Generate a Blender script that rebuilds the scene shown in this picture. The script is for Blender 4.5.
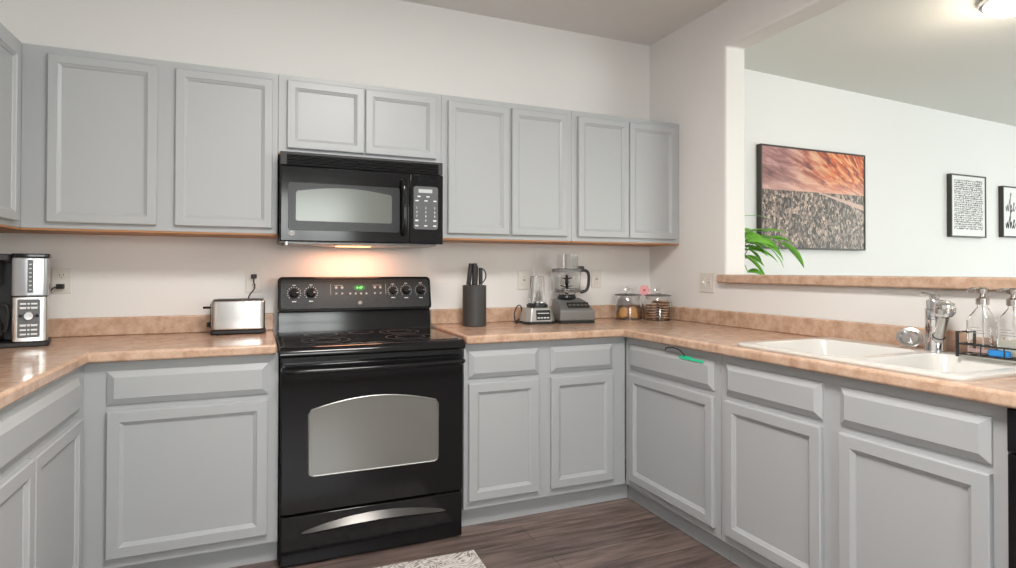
import bpy, bmesh, math, random
from math import sin, cos, pi, radians as rad
from mathutils import Vector, Matrix
random.seed(7)
for o in list(bpy.data.objects): bpy.data.objects.remove(o)
SC = bpy.context.scene
COL = SC.collection
H = 0.034                     # height of the floor below the measuring datum

# ---------------------------------------------------------------- camera
def setup_camera():
    cam = bpy.data.cameras.new('camera'); co = bpy.data.objects.new('camera', cam); COL.objects.link(co)
    yw, p, r = rad(22.7953), rad(0.5906), rad(0.1181)
    F = Vector((sin(yw)*cos(p), cos(yw)*cos(p), sin(p)))
    R = Vector((cos(yw), -sin(yw), 0)); U = R.cross(F)
    R2 = R*cos(r) + U*sin(r); U2 = U*cos(r) - R*sin(r)
    M = Matrix((R2, U2, -F)).transposed().to_4x4()
    M.translation = Vector((-2.4193, -3.2622, 1.2086 + H))
    co.matrix_world = M
    cam.sensor_width = 36; cam.lens = 583.956/1016*36
    cam.shift_x = (508-506.58)/1016; cam.shift_y = (264.46-284)/1016
    cam.clip_start = 0.05
    SC.camera = co
setup_camera()
vs = SC.view_settings
SC.display_settings.display_device = 'sRGB'
vs.view_transform = 'Standard'; vs.look = 'None'; vs.gamma = 1; vs.use_curve_mapping = False
vs.exposure = 0.58

# ---------------------------------------------------------------- daylight and room light
def setup_world():
    w = bpy.data.worlds.new('daylight'); SC.world = w; w.use_nodes = True
    n = w.node_tree.nodes; l = w.node_tree.links
    bg = n['Background']
    tc = n.new('ShaderNodeTexCoord'); sp = n.new('ShaderNodeSeparateXYZ'); cr = n.new('ShaderNodeValToRGB')
    l.new(tc.outputs['Generated'], sp.inputs[0]); l.new(sp.outputs[2], cr.inputs[0])
    e = cr.color_ramp.elements
    e[0].position = 0.0; e[0].color = (.16, .22, .10, 1)
    e[1].position = 0.35; e[1].color = (.85, .93, 1, 1)
    m = e.new(.12); m.color = (.55, .68, .42, 1)
    l.new(cr.outputs[0], bg.inputs[0]); bg.inputs[1].default_value = 2.0
setup_world()
def area(name, loc, rot, sx, sy, watts, col=(1, 1, 1), spread=None):
    L = bpy.data.lights.new(name, 'AREA'); L.shape = 'RECTANGLE'; L.size = sx; L.size_y = sy
    L.energy = watts; L.color = col
    if spread: L.spread = spread
    o = bpy.data.objects.new(name, L); COL.objects.link(o); o.location = loc; o.rotation_euler = rot
    return o
# daylight through the windows behind the camera and at the far side of the living room
area('daylight_kitchen_window', (-1.95, -5.64, 1.62), (rad(90), 0, 0), 1.25, 1.25, 40, (.96, .98, 1))
area('daylight_living_window', (2.9, -5.64, 1.45), (rad(90), 0, 0), 2.6, 2.0, 72, (.95, .98, 1))
area('daylight_side_window', (5.84, -2.6, 1.45), (0, rad(90), 0), 2.0, 2.6, 48, (.95, .98, 1))

# ---------------------------------------------------------------- materials
MATS = {}
def mat(name, col, rough=.5, metal=0., spec=.5, trans=0., ior=1.45, emit=None, es=0., bump=0., bscale=200., coat=0., alpha=1.):
    m = bpy.data.materials.new(name); m.use_nodes = True
    nt = m.node_tree; b = nt.nodes['Principled BSDF']
    b.inputs['Base Color'].default_value = (*col, 1); b.inputs['Roughness'].default_value = rough
    b.inputs['Metallic'].default_value = metal; b.inputs['Specular IOR Level'].default_value = spec
    b.inputs['Transmission Weight'].default_value = trans; b.inputs['IOR'].default_value = ior
    b.inputs['Coat Weight'].default_value = coat; b.inputs['Alpha'].default_value = alpha
    if emit: b.inputs['Emission Color'].default_value = (*emit, 1); b.inputs['Emission Strength'].default_value = es
    # gentle procedural variation on every material
    tc = nt.nodes.new('ShaderNodeTexCoord'); nz = nt.nodes.new('ShaderNodeTexNoise')
    nz.inputs['Scale'].default_value = bscale; nz.inputs['Detail'].default_value = 3
    nt.links.new(tc.outputs['Object'], nz.inputs['Vector'])
    if bump:
        bp = nt.nodes.new('ShaderNodeBump'); bp.inputs['Strength'].default_value = bump; bp.inputs['Distance'].default_value = .002
        nt.links.new(nz.outputs['Fac'], bp.inputs['Height']); nt.links.new(bp.outputs[0], b.inputs['Normal'])
    elif not trans:
        mr = nt.nodes.new('ShaderNodeMapRange'); mr.inputs[3].default_value = max(0, rough-.03); mr.inputs[4].default_value = min(1, rough+.03)
        nt.links.new(nz.outputs['Fac'], mr.inputs[0]); nt.links.new(mr.outputs[0], b.inputs['Roughness'])
    MATS[name] = m
    return m
def nodes(m): return m.node_tree.nodes, m.node_tree.links, m.node_tree.nodes['Principled BSDF']

wall_m = mat('wall_paint', (.79, .775, .755), .75, bump=.25, bscale=120)
wall_liv = mat('living_wall_paint', (.80, .805, .80), .75, bump=.2, bscale=120)
ceil_m = mat('ceiling_paint', (.74, .715, .69), .85, bump=.4, bscale=90)
ceil_liv = mat('living_ceiling_paint', (.74, .745, .71), .85, bump=.3, bscale=90)
trimw = mat('white_trim', (.85, .85, .84), .4)
cab = mat('grey_cabinet_paint', (.402, .417, .427), .36, bump=.05, bscale=60)
wood = mat('natural_wood', (.42, .19, .07), .5)
black = mat('gloss_black', (.008, .008, .009), .11, spec=.42)
blackp = mat('black_panel', (.024, .026, .027), .28, spec=.4)
blackm = mat('matte_black', (.02, .02, .021), .5)
darkgrey = mat('charcoal_plastic', (.045, .045, .045), .42)
cookglass = mat('ceramic_cooktop', (.015, .015, .016), .09, coat=.4)
ring_m = mat('burner_marking', (.16, .15, .15), .3)
oven_glass = mat('oven_window_glass', (.28, .285, .27), .15, metal=.6)
mw_glass = mat('microwave_window_mesh', (.15, .16, .148), .17, metal=.16)
steel = mat('brushed_steel', (.62, .61, .60), .26, metal=1)
steel_d = mat('grey_metal', (.30, .30, .29), .35, metal=.8)
chrome = mat('chrome', (.72, .72, .73), .09, metal=1)
glass = mat('clear_glass', (1, 1, 1), .0, trans=1, ior=1.45)
clearp = mat('clear_plastic', (.93, .94, .94), .03, trans=1, ior=1.2)
tankp = mat('smoky_tank_plastic', (.36, .37, .385), .14, metal=.4)
plate_m = mat('outlet_plastic', (.71, .68, .63), .35)
slot_m = mat('dark_slot', (.03, .03, .03), .5)
white_p = mat('white_marking', (.75, .76, .76), .5)
grey_p = mat('grey_marking', (.35, .36, .36), .5)
keypad_m = mat('keypad_grey', (.10, .105, .11), .35)
display_g = mat('green_display', (.01, .06, .01), .3, emit=(.02, .4, .04), es=.15)
digit_g = mat('green_digits', (.2, .9, .2), .3, emit=(.3, 1, .3), es=.6)
sink_m = mat('sink_white_enamel', (.70, .69, .655), .2, coat=.2)
blue = mat('blue_sponge', (.03, .25, .65), .8, bump=.5, bscale=300)
pink = mat('pink_petal', (.80, .38, .40), .6)
tape_m = mat('green_tape', (.03, .62, .33), .6)
cookie1 = mat('golden_cookie', (.72, .36, .12), .8, bump=.8, bscale=250)
cookie2 = mat('brown_cookie', (.23, .085, .035), .8, bump=.8, bscale=250)
cream = mat('cookie_cream', (.72, .46, .28), .6)
liquid = mat('cream_soap', (.80, .80, .68), .3)
liquidp = mat('pink_soap', (.85, .62, .60), .25)
leaf_m = mat('green_leaf', (.17, .45, .05), .35, bump=.2, bscale=60)
stem_m = mat('green_stem', (.15, .30, .06), .5)
terra = mat('pot_ceramic', (.7, .69, .66), .4)
soil = mat('soil', (.05, .03, .02), .9, bump=1)
frame_m = mat('dark_picture_frame', (.05, .045, .04), .4)
paper = mat('print_paper', (.80, .81, .81), .6)
lamp_glass = mat('lamp_diffuser', (1, .93, .85), .4, emit=(1, .86, .70), es=5)
bulb_m = mat('microwave_lamp_lens', (1, .8, .6), .4, emit=(1, .42, .16), es=2.6)
apple = mat('glass_pane', (1, 1, 1), 0, trans=1, ior=1.01)

def laminate():
    m = mat('tan_stone_laminate', (.6, .4, .3), .22, spec=.5, coat=.15)
    n, l, b = nodes(m)
    for q in list(b.inputs['Roughness'].links): l.remove(q)
    tc = n.new('ShaderNodeTexCoord')
    a = n.new('ShaderNodeTexNoise'); a.inputs['Scale'].default_value = 22; a.inputs['Detail'].default_value = 6; a.inputs['Roughness'].default_value = .65
    c = n.new('ShaderNodeTexNoise'); c.inputs['Scale'].default_value = 260; c.inputs['Detail'].default_value = 2
    cr = n.new('ShaderNodeValToRGB'); e = cr.color_ramp.elements
    e[0].position = .34; e[0].color = (.44, .275, .185, 1); e[1].position = .68; e[1].color = (.63, .45, .335, 1)
    k = e.new(.5); k.color = (.55, .37, .265, 1)
    mx = n.new('ShaderNodeMixRGB'); mx.blend_type = 'OVERLAY'; mx.inputs[0].default_value = .2
    l.new(tc.outputs['Object'], a.inputs[0]); l.new(tc.outputs['Object'], c.inputs[0])
    l.new(a.outputs['Fac'], cr.inputs[0]); l.new(cr.outputs[0], mx.inputs[1]); l.new(c.outputs['Fac'], mx.inputs[2])
    l.new(mx.outputs[0], b.inputs['Base Color'])
    return m
lam = laminate()

def floor_mat():
    m = mat('dark_vinyl_plank', (.1, .08, .07), .33)
    n, l, b = nodes(m)
    tc = n.new('ShaderNodeTexCoord'); mp = n.new('ShaderNodeMapping')
    br = n.new('ShaderNodeTexBrick'); br.offset = .37; br.offset_frequency = 2
    br.inputs['Scale'].default_value = 1; br.inputs['Brick Width'].default_value = 1.25; br.inputs['Row Height'].default_value = .165
    br.inputs['Mortar Size'].default_value = .0012; br.inputs['Mortar'].default_value = (.02, .015, .012, 1)
    br.inputs['Color1'].default_value = (.13, .10, .091, 1); br.inputs['Color2'].default_value = (.215, .165, .148, 1)
    l.new(tc.outputs['Object'], mp.inputs[0]); l.new(mp.outputs[0], br.inputs[0])
    m2 = n.new('ShaderNodeMapping'); m2.inputs['Scale'].default_value = (1.6, 16, 1)
    nz = n.new('ShaderNodeTexNoise'); nz.inputs['Scale'].default_value = 2.2; nz.inputs['Detail'].default_value = 7; nz.inputs['Distortion'].default_value = .6
    l.new(tc.outputs['Object'], m2.inputs[0]); l.new(m2.outputs[0], nz.inputs[0])
    cr = n.new('ShaderNodeValToRGB'); e = cr.color_ramp.elements
    e[0].position = .3; e[0].color = (.45, .42, .42, 1); e[1].position = .7; e[1].color = (1.35, 1.3, 1.25, 1)
    l.new(nz.outputs['Fac'], cr.inputs[0])
    mx = n.new('ShaderNodeMixRGB'); mx.blend_type = 'MULTIPLY'; mx.inputs[0].default_value = 1
    l.new(br.outputs[0], mx.inputs[1]); l.new(cr.outputs[0], mx.inputs[2]); l.new(mx.outputs[0], b.inputs['Base Color'])
    return m
floor_m = floor_mat()

def rug_mat():
    m = mat('rug_pattern', (.6, .55, .5), .95)
    n, l, b = nodes(m)
    tc = n.new('ShaderNodeTexCoord')
    nz = n.new('ShaderNodeTexNoise'); nz.inputs['Scale'].default_value = 7; nz.inputs['Detail'].default_value = 1.5; nz.inputs['Distortion'].default_value = 2.2
    l.new(tc.outputs['Object'], nz.inputs[0])
    ml = n.new('ShaderNodeMath'); ml.operation = 'MULTIPLY'; ml.inputs[1].default_value = 9
    fr = n.new('ShaderNodeMath'); fr.operation = 'PINGPONG'; fr.inputs[1].default_value = .5
    l.new(nz.outputs['Fac'], ml.inputs[0]); l.new(ml.outputs[0], fr.inputs[0])
    vo = n.new('ShaderNodeTexVoronoi'); vo.inputs['Scale'].default_value = 26; l.new(tc.outputs['Object'], vo.inputs[0])
    ad = n.new('ShaderNodeMath'); ad.operation = 'ADD'; l.new(fr.outputs[0], ad.inputs[0])
    m3 = n.new('ShaderNodeMath'); m3.operation = 'MULTIPLY'; m3.inputs[1].default_value = .35; l.new(vo.outputs['Distance'], m3.inputs[0]); l.new(m3.outputs[0], ad.inputs[1])
    cr = n.new('ShaderNodeValToRGB'); e = cr.color_ramp.elements; cr.color_ramp.interpolation = 'LINEAR'
    e[0].position = .24; e[0].color = (.24, .21, .21, 1); e[1].position = .50; e[1].color = (.66, .62, .59, 1)
    l.new(ad.outputs[0], cr.inputs[0]); l.new(cr.outputs[0], b.inputs['Base Color'])
    return m
rug_m = rug_mat()

def city_mat():
    # a sunset sky over dense pale buildings and a river; local x 0..W, z 0..Ht
    m = mat('city_sunset_print', (.5, .4, .3), .35)
    n, l, b = nodes(m)
    def N(t): return n.new(t)
    def mth(op, a, c=None):
        k = N('ShaderNodeMath'); k.operation = op
        for i, v in enumerate((a, c)):
            if v is None: continue
            if isinstance(v, (int, float)): k.inputs[i].default_value = v
            else: l.new(v, k.inputs[i])
        return k.outputs[0]
    tc = N('ShaderNodeTexCoord'); sp = N('ShaderNodeSeparateXYZ'); l.new(tc.outputs['Object'], sp.inputs[0])
    X, Z = sp.outputs[0], sp.outputs[2]
    # sky: clouds stretched toward a vanishing point at the right horizon
    dx = mth('SUBTRACT', 1.30, X); dz = mth('SUBTRACT', Z, .36)
    an = mth('ARCTAN2', dz, dx)
    ln = mth('LOGARITHM', mth('ADD', mth('MULTIPLY', dx, dx), mth('MULTIPLY', dz, dz)), 2.718)
    cv = N('ShaderNodeCombineXYZ'); l.new(mth('MULTIPLY', an, 13), cv.inputs[0]); l.new(mth('MULTIPLY', ln, 1.5), cv.inputs[1])
    cl = N('ShaderNodeTexNoise'); cl.inputs['Scale'].default_value = 1.1; cl.inputs['Detail'].default_value = 8; cl.inputs['Roughness'].default_value = .62; cl.inputs['Distortion'].default_value = .5
    l.new(cv.outputs[0], cl.inputs[0])
    left = N('ShaderNodeValToRGB'); e = left.color_ramp.elements
    e[0].position = .36; e[0].color = (.14, .075, .08, 1); e[1].position = .62; e[1].color = (.75, .50, .45, 1); k = e.new(.5); k.color = (.42, .22, .21, 1)
    right = N('ShaderNodeValToRGB'); e = right.color_ramp.elements
    e[0].position = .36; e[0].color = (.16, .08, .07, 1); e[1].position = .62; e[1].color = (1, .62, .30, 1); k = e.new(.48); k.color = (.78, .16, .06, 1)
    l.new(cl.outputs['Fac'], left.inputs[0]); l.new(cl.outputs['Fac'], right.inputs[0])
    mr = N('ShaderNodeMapRange'); mr.inputs[1].default_value = .25; mr.inputs[2].default_value = .75; l.new(X, mr.inputs[0])
    sky = N('ShaderNodeMixRGB'); l.new(mr.outputs[0], sky.inputs[0]); l.new(left.outputs[0], sky.inputs[1]); l.new(right.outputs[0], sky.inputs[2])
    # pale glow along the horizon
    glow = N('ShaderNodeMapRange'); glow.inputs[1].default_value = .40; glow.inputs[2].default_value = .56; glow.inputs[3].default_value = .75; glow.inputs[4].default_value = 0
    l.new(Z, glow.inputs[0])
    sk2 = N('ShaderNodeMixRGB'); sk2.inputs[2].default_value = (.85, .56, .46, 1); l.new(glow.outputs[0], sk2.inputs[0]); l.new(sky.outputs[0], sk2.inputs[1])
    # city blocks
    mc = N('ShaderNodeMapping'); mc.inputs['Scale'].default_value = (1.7, 1, 1); l.new(tc.outputs['Object'], mc.inputs[0])
    vo = N('ShaderNodeTexVoronoi'); vo.distance = 'CHEBYCHEV'; vo.inputs['Scale'].default_value = 42; l.new(mc.outputs[0], vo.inputs[0])
    sv = N('ShaderNodeSeparateColor'); l.new(vo.outputs['Color'], sv.inputs[0])
    cc = N('ShaderNodeValToRGB'); e = cc.color_ramp.elements
    e[0].position = .1; e[0].color = (.05, .047, .045, 1); e[1].position = .95; e[1].color = (.64, .51, .40, 1); k = e.new(.5); k.color = (.19, .16, .14, 1); k = e.new(.75); k.color = (.36, .30, .26, 1)
    l.new(sv.outputs[0], cc.inputs[0])
    fine = N('ShaderNodeTexVoronoi'); fine.inputs['Scale'].default_value = 130; l.new(mc.outputs[0], fine.inputs[0])
    sf = N('ShaderNodeSeparateColor'); l.new(fine.outputs['Color'], sf.inputs[0])
    fr = N('ShaderNodeMapRange'); fr.inputs[3].default_value = .45; fr.inputs[4].default_value = 1.5; l.new(sf.outputs[1], fr.inputs[0])
    cm = N('ShaderNodeMixRGB'); cm.blend_type = 'MULTIPLY'; cm.inputs[0].default_value = 1; l.new(cc.outputs[0], cm.inputs[1]); l.new(fr.outputs[0], cm.inputs[2])
    # river: a bright band falling to the right, z = .45 - .3*(x-.55)
    rv = mth('ABSOLUTE', mth('SUBTRACT', Z, mth('SUBTRACT', .46, mth('MULTIPLY', mth('SUBTRACT', X, .50), .20))))
    rw = mth('MULTIPLY', mth('SUBTRACT', X, .50), .035)
    rm = mth('LESS_THAN', rv, rw)
    city = N('ShaderNodeMixRGB'); city.inputs[2].default_value = (.72, .55, .45, 1); l.new(rm, city.inputs[0]); l.new(cm.outputs[0], city.inputs[1])
    hz = mth('GREATER_THAN', Z, .44)
    fin = N('ShaderNodeMixRGB'); l.new(hz, fin.inputs[0]); l.new(city.outputs[0], fin.inputs[1]); l.new(sk2.outputs[0], fin.inputs[2])
    dk = N('ShaderNodeMixRGB'); dk.blend_type = 'MULTIPLY'; dk.inputs[0].default_value = 1; dk.inputs[2].default_value = (.80, .74, .76, 1)
    l.new(fin.outputs[0], dk.inputs[1]); l.new(dk.outputs[0], b.inputs['Base Color'])
    return m
city_m = city_mat()

# ---------------------------------------------------------------- mesh helpers
def finish(name, bm, m, parent=None, bevel=0, seg=2, smooth=False, mats=None):
    bmesh.ops.recalc_face_normals(bm, faces=bm.faces)
    me = bpy.data.meshes.new(name); bm.to_mesh(me); bm.free()
    o = bpy.data.objects.new(name, me); COL.objects.link(o)
    for q in (mats or [m]): me.materials.append(q)
    if smooth:
        for p in me.polygons: p.use_smooth = True
        try: me.set_sharp_from_angle(angle=rad(38))
        except Exception: pass
    if bevel:
        b = o.modifiers.new('bevel', 'BEVEL'); b.width = bevel; b.segments = seg; b.limit_method = 'ANGLE'; b.angle_limit = rad(35)
        for p in me.polygons: p.use_smooth = True
        try: me.set_sharp_from_angle(angle=rad(38))
        except Exception: pass
    if parent: o.parent = parent
    return o
def BM(): return bmesh.new()
def box(bm, x0, x1, y0, y1, z0, z1, M=None):
    vs_ = [bm.verts.new((x, y, z)) for x in (x0, x1) for y in (y0, y1) for z in (z0, z1)]
    for f in ((0, 1, 3, 2), (4, 6, 7, 5), (0, 4, 5, 1), (2, 3, 7, 6), (0, 2, 6, 4), (1, 5, 7, 3)):
        bm.faces.new([vs_[i] for i in f])
    if M:
        for v in vs_: v.co = M @ v.co
    return vs_
def lathe(bm, prof, c=(0, 0, 0), seg=32, M=None, sx=1, sy=1, ang=0):
    """profile of (r,z) revolved about z through c"""
    rings = []; new = []
    for r, z in prof:
        if r < 1e-6:
            v = bm.verts.new((c[0], c[1], c[2]+z)); rings.append([v]); new.append(v)
        else:
            R_ = [bm.verts.new((c[0]+r*sx*cos(2*pi*i/seg+ang), c[1]+r*sy*sin(2*pi*i/seg+ang), c[2]+z)) for i in range(seg)]
            rings.append(R_); new += R_
    for a, b in zip(rings, rings[1:]):
        if len(a) == 1 and len(b) == 1: continue
        for i in range(seg):
            j = (i+1) % seg
            if len(a) == 1: bm.faces.new((a[0], b[i], b[j]))
            elif len(b) == 1: bm.faces.new((a[i], b[0], a[j]))
            else: bm.faces.new((a[i], b[i], b[j], a[j]))
    if M:
        for v in new: v.co = M @ v.co
    return new
def tube(bm, pts, r, seg=8, cap=True):
    pts = [Vector(p) for p in pts]; rings = []; n = len(pts); up = Vector((0, 0, 1)); prev = None
    rr = r if isinstance(r, (list, tuple)) else [r]*n
    for i, p in enumerate(pts):
        t = (pts[min(i+1, n-1)]-pts[max(i-1, 0)]).normalized()
        a = t.cross(up) if prev is None else prev - t*prev.dot(t)
        if a.length < 1e-4: a = t.cross(Vector((1, 0, 0)))
        a.normalize(); b = t.cross(a).normalized(); prev = a
        rings.append([bm.verts.new(p+(a*cos(2*pi*k/seg)+b*sin(2*pi*k/seg))*rr[i]) for k in range(seg)])
    for A, B in zip(rings, rings[1:]):
        for k in range(seg): bm.faces.new((A[k], A[(k+1) % seg], B[(k+1) % seg], B[k]))
    if cap: bm.faces.new(rings[0]); bm.faces.new(rings[-1])
def smoothpath(pts, n=6):
    P = [Vector(p) for p in pts]; out = []
    for i in range(len(P)-1):
        p0, p1, p2, p3 = P[max(i-1, 0)], P[i], P[i+1], P[min(i+2, len(P)-1)]
        for k in range(n):
            t = k/n
            out.append(.5*((2*p1)+(-p0+p2)*t+(2*p0-5*p1+4*p2-p3)*t*t+(-p0+3*p1-3*p2+p3)*t**3))
    return out+[P[-1]]
def prism(bm, pts, y0, y1):
    """outline of (x,z) extruded from y0 to y1"""
    a = [bm.verts.new((x, y0, z)) for x, z in pts]; b = [bm.verts.new((x, y1, z)) for x, z in pts]
    bm.faces.new(a); bm.faces.new(b[::-1]); n = len(pts)
    for i in range(n): bm.faces.new((a[i], a[(i+1) % n], b[(i+1) % n], b[i]))
    return a+b
def prism_x(bm, pts, x0, x1):
    """outline of (y,z) extruded along x"""
    a = [bm.verts.new((x0, y, z)) for y, z in pts]; b = [bm.verts.new((x1, y, z)) for y, z in pts]
    bm.faces.new(a); bm.faces.new(b[::-1]); n = len(pts)
    for i in range(n): bm.faces.new((a[i], a[(i+1) % n], b[(i+1) % n], b[i]))
def prism_z(bm, pts, z0, z1, s1=1, c=(0, 0)):
    a = [bm.verts.new((x, y, z0)) for x, y in pts]; b = [bm.verts.new((c[0]+(x-c[0])*s1, c[1]+(y-c[1])*s1, z1)) for x, y in pts]
    bm.faces.new(a[::-1]); bm.faces.new(b); n = len(pts)
    for i in range(n): bm.faces.new((a[i], a[(i+1) % n], b[(i+1) % n], b[i]))
def rrect(x0, x1, z0, z1, r, n=5):
    P = []
    for cx, cz, a0 in ((x1-r, z1-r, 0), (x0+r, z1-r, 90), (x0+r, z0+r, 180), (x1-r, z0+r, 270)):
        for k in range(n+1):
            a = rad(a0+90*k/n); P.append((cx+r*cos(a), cz+r*sin(a)))
    return P
def slab(bm, us, vs_, cells, w0, w1, f):
    """rectangular cells of a grid, extruded w0..w1; f maps (u,v,w) to a point. cells: function(i,j)->bool"""
    V = {}
    def g(i, j, k):
        if (i, j, k) not in V: V[(i, j, k)] = bm.verts.new(f(us[i], vs_[j], (w0, w1)[k]))
        return V[(i, j, k)]
    nu, nv = len(us)-1, len(vs_)-1
    on = lambda i, j: 0 <= i < nu and 0 <= j < nv and cells(i, j)
    for i in range(nu):
        for j in range(nv):
            if not on(i, j): continue
            for k in (0, 1): bm.faces.new([g(i, j, k), g(i+1, j, k), g(i+1, j+1, k), g(i, j+1, k)])
            if not on(i-1, j): bm.faces.new([g(i, j, 0), g(i, j+1, 0), g(i, j+1, 1), g(i, j, 1)])
            if not on(i+1, j): bm.faces.new([g(i+1, j, 0), g(i+1, j+1, 0), g(i+1, j+1, 1), g(i+1, j, 1)])
            if not on(i, j-1): bm.faces.new([g(i, j, 0), g(i+1, j, 0), g(i+1, j, 1), g(i, j, 1)])
            if not on(i, j+1): bm.faces.new([g(i, j+1, 0), g(i+1, j+1, 0), g(i+1, j+1, 1), g(i, j+1, 1)])
def tag(o, label=None, cat=None, group=None, kind=None):
    if label: o['label'] = label
    if cat: o['category'] = cat
    if group: o['group'] = group
    if kind: o['kind'] = kind
    return o
def thing(name, label, cat, loc=(0, 0, 0), rz=0, group=None):
    o = bpy.data.objects.new(name, None); COL.objects.link(o); o.location = loc; o.rotation_euler = (0, 0, rz)
    o.empty_display_size = .05
    return tag(o, label, cat, group)
def struct(name, bm, m, **k):
    return tag(finish(name, bm, m, **k), kind='structure')
def copy_thing(root, loc, rz=0, label=None, parent=None):
    r = root.copy(); COL.objects.link(r); r.location = loc; r.rotation_euler = (0, 0, rz)
    if parent: r.parent = parent
    if label: r['label'] = label
    for ch in list(root.children):
        c = ch.copy(); COL.objects.link(c); c.parent = r
        for g in ch.children:
            d = g.copy(); COL.objects.link(d); d.parent = c
    return r
def text_mesh(bm, s, size, x, y, z, depth=.0006, align='CENTER'):
    """lettering facing -y, centred on (x,z), merged into bm"""
    cu = bpy.data.curves.new('t', 'FONT'); cu.body = s; cu.size = size; cu.align_x = align; cu.align_y = 'CENTER'; cu.extrude = depth/2; cu.resolution_u = 2
    ob = bpy.data.objects.new('t', cu); COL.objects.link(ob)
    bpy.context.view_layer.update()
    me = bpy.data.meshes.new_from_object(ob.evaluated_get(bpy.context.evaluated_depsgraph_get()))
    M = Matrix.Translation((x, y, z)) @ Matrix.Rotation(rad(90), 4, 'X')
    me.transform(M); bm.from_mesh(me)
    bpy.data.objects.remove(ob); bpy.data.curves.remove(cu); bpy.data.meshes.remove(me)

# ---------------------------------------------------------------- the room shell
CZ = 2.734+H      # kitchen ceiling
XL = -3.643        # left wall
YB = -5.6         # wall behind the camera
CT = .934         # counter top
XO = 5.8          # far end of the living room
def build_shell():
    b = BM(); box(b, XL-.15, XO+.15, YB-.15, .15, -.1, 0); struct('floor', b, floor_m)
    b = BM(); box(b, XL-.15, 0.0, YB-.15, .15, CZ, CZ+.1); struct('ceiling', b, ceil_m)
    # living room ceiling falls slightly to the right
    b = BM(); prism(b, [(0.15, 2.711+H), (XO+.15, 2.711+H-.027*5.8), (XO+.15, 2.86), (0.15, 2.86)], YB-.15, .15)
    struct('ceiling', b, ceil_liv)
    b = BM(); box(b, XL-.15, 0.0, 0, .15, 0, CZ); struct('wall_back', b, wall_m)
    b = BM(); box(b, 0.15, XO+.15, 0, .15, 0, 2.86); struct('wall_back', b, wall_liv)
    b = BM(); box(b, XL-.15, XL, YB, 0, 0, CZ); struct('wall_left', b, wall_m)
    # right wall with the raised pass-through opening
    ys = [YB, -4.4, -.70, .15]; zs = [0, 1.141+H, 2.486+H, CZ+.1]
    b = BM(); slab(b, ys, zs, lambda i, j: not (i == 1 and j == 1), 0, .15, lambda u, v, w: (w, u, v))
    struct('wall_right', b, wall_m, bevel=.014, seg=4)
    # wall behind the camera with windows
    xs = [XL-.15, -2.6, -1.3, 1.55, 4.25, XO+.15]; zs = [0, .42, .98, 2.28, 2.48, 2.86]
    def c(i, j):
        if i == 1 and j == 2: return False
        if i == 3 and 1 <= j <= 3: return False
        return True
    b = BM(); slab(b, xs, zs, c, YB-.15, YB, lambda u, v, w: (u, w, v)); struct('wall_front', b, wall_liv)
    ys = [YB, -3.95, -1.25, 0]; zs = [0, .42, 2.48, 2.86]
    b = BM(); slab(b, ys, zs, lambda i, j: not (i == 1 and j == 1), XO, XO+.15, lambda u, v, w: (w, u, v)); struct('wall_far_right', b, wall_liv)
    def window(n, cx, cy, z0, w, h, rz):
        # local: x along width, opening in y 0..-.15
        b = BM(); f = .05
        slab(b, [-w/2, -w/2+f, -f/2, f/2, w/2-f, w/2], [z0, z0+f, z0+h*.5-f/2, z0+h*.5+f/2, z0+h-f, z0+h], lambda i, j: not (i in (1, 3) and j in (1, 3)), -.02, .03, lambda u, v, q: (u, q, v))
        o = struct('window_%d' % n, b, trimw); o.location = (cx, cy, 0); o.rotation_euler = (0, 0, rz)
    window(1, -1.95, YB-.02, .98, 1.3, 1.3, 0)
    window(2, 2.9, YB-.02, .42, 2.7, 2.06, 0)
    window(3, XO+.02, -2.6, .42, 2.7, 2.06, rad(90))
build_shell()

def ledge():
    z0, z1 = 1.141+H+.001, 1.188+H
    b = BM()
    # overhang on the kitchen side runs a little past the jamb; the rest caps the half wall
    slab(b, [-.045, -.001, .151, .195], [-4.39, -.702, -.672], lambda i, j: not (j == 1 and i == 1), z0, z1, lambda u, v, w: (u, v, w))
    o = finish('breakfast_bar_ledge', b, lam, bevel=.008, seg=3)
    tag(o, 'long tan laminate ledge capping the half wall of the pass-through opening', 'ledge')
ledge()

# ---------------------------------------------------------------- cabinets
def rings_panel(bm, w, h, y0, rings, x0=0, z0=0):
    """front-facing (-y) panel: back at y0, then (inset, y) rings, last one filled"""
    R_ = []
    for ins, y in [(0, y0)]+rings:
        R_.append([bm.verts.new((x0+a, y, z0+c)) for a, c in ((ins, ins), (w-ins, ins), (w-ins, h-ins), (ins, h-ins))])
    bm.faces.new(R_[0])
    for A, B in zip(R_, R_[1:]):
        for i in range(4): bm.faces.new((A[i], A[(i+1) % 4], B[(i+1) % 4], B[i]))
    bm.faces.new(R_[-1])
def door(parent, x0, x1, z0, z1, y, fr=.052):
    b = BM(); t = .02
    rings_panel(b, x1-x0, z1-z0, y, [(0, y-t+.004), (.004, y-t), (fr-.010, y-t), (fr-.008, y-t+.003), (fr+.003, y-t+.009), (fr+.004, y-t+.0125)], x0, z0)
    return finish('door', b, cab, parent)
def drawer(parent, x0, x1, z0, z1, y, name='drawer_front'):
    b = BM(); t = .02
    rings_panel(b, x1-x0, z1-z0, y, [(0, y-.007), (.004, y-.009), (.024, y-t), (.026, y-t)], x0, z0)
    return finish(name, b, cab, parent)
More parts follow.
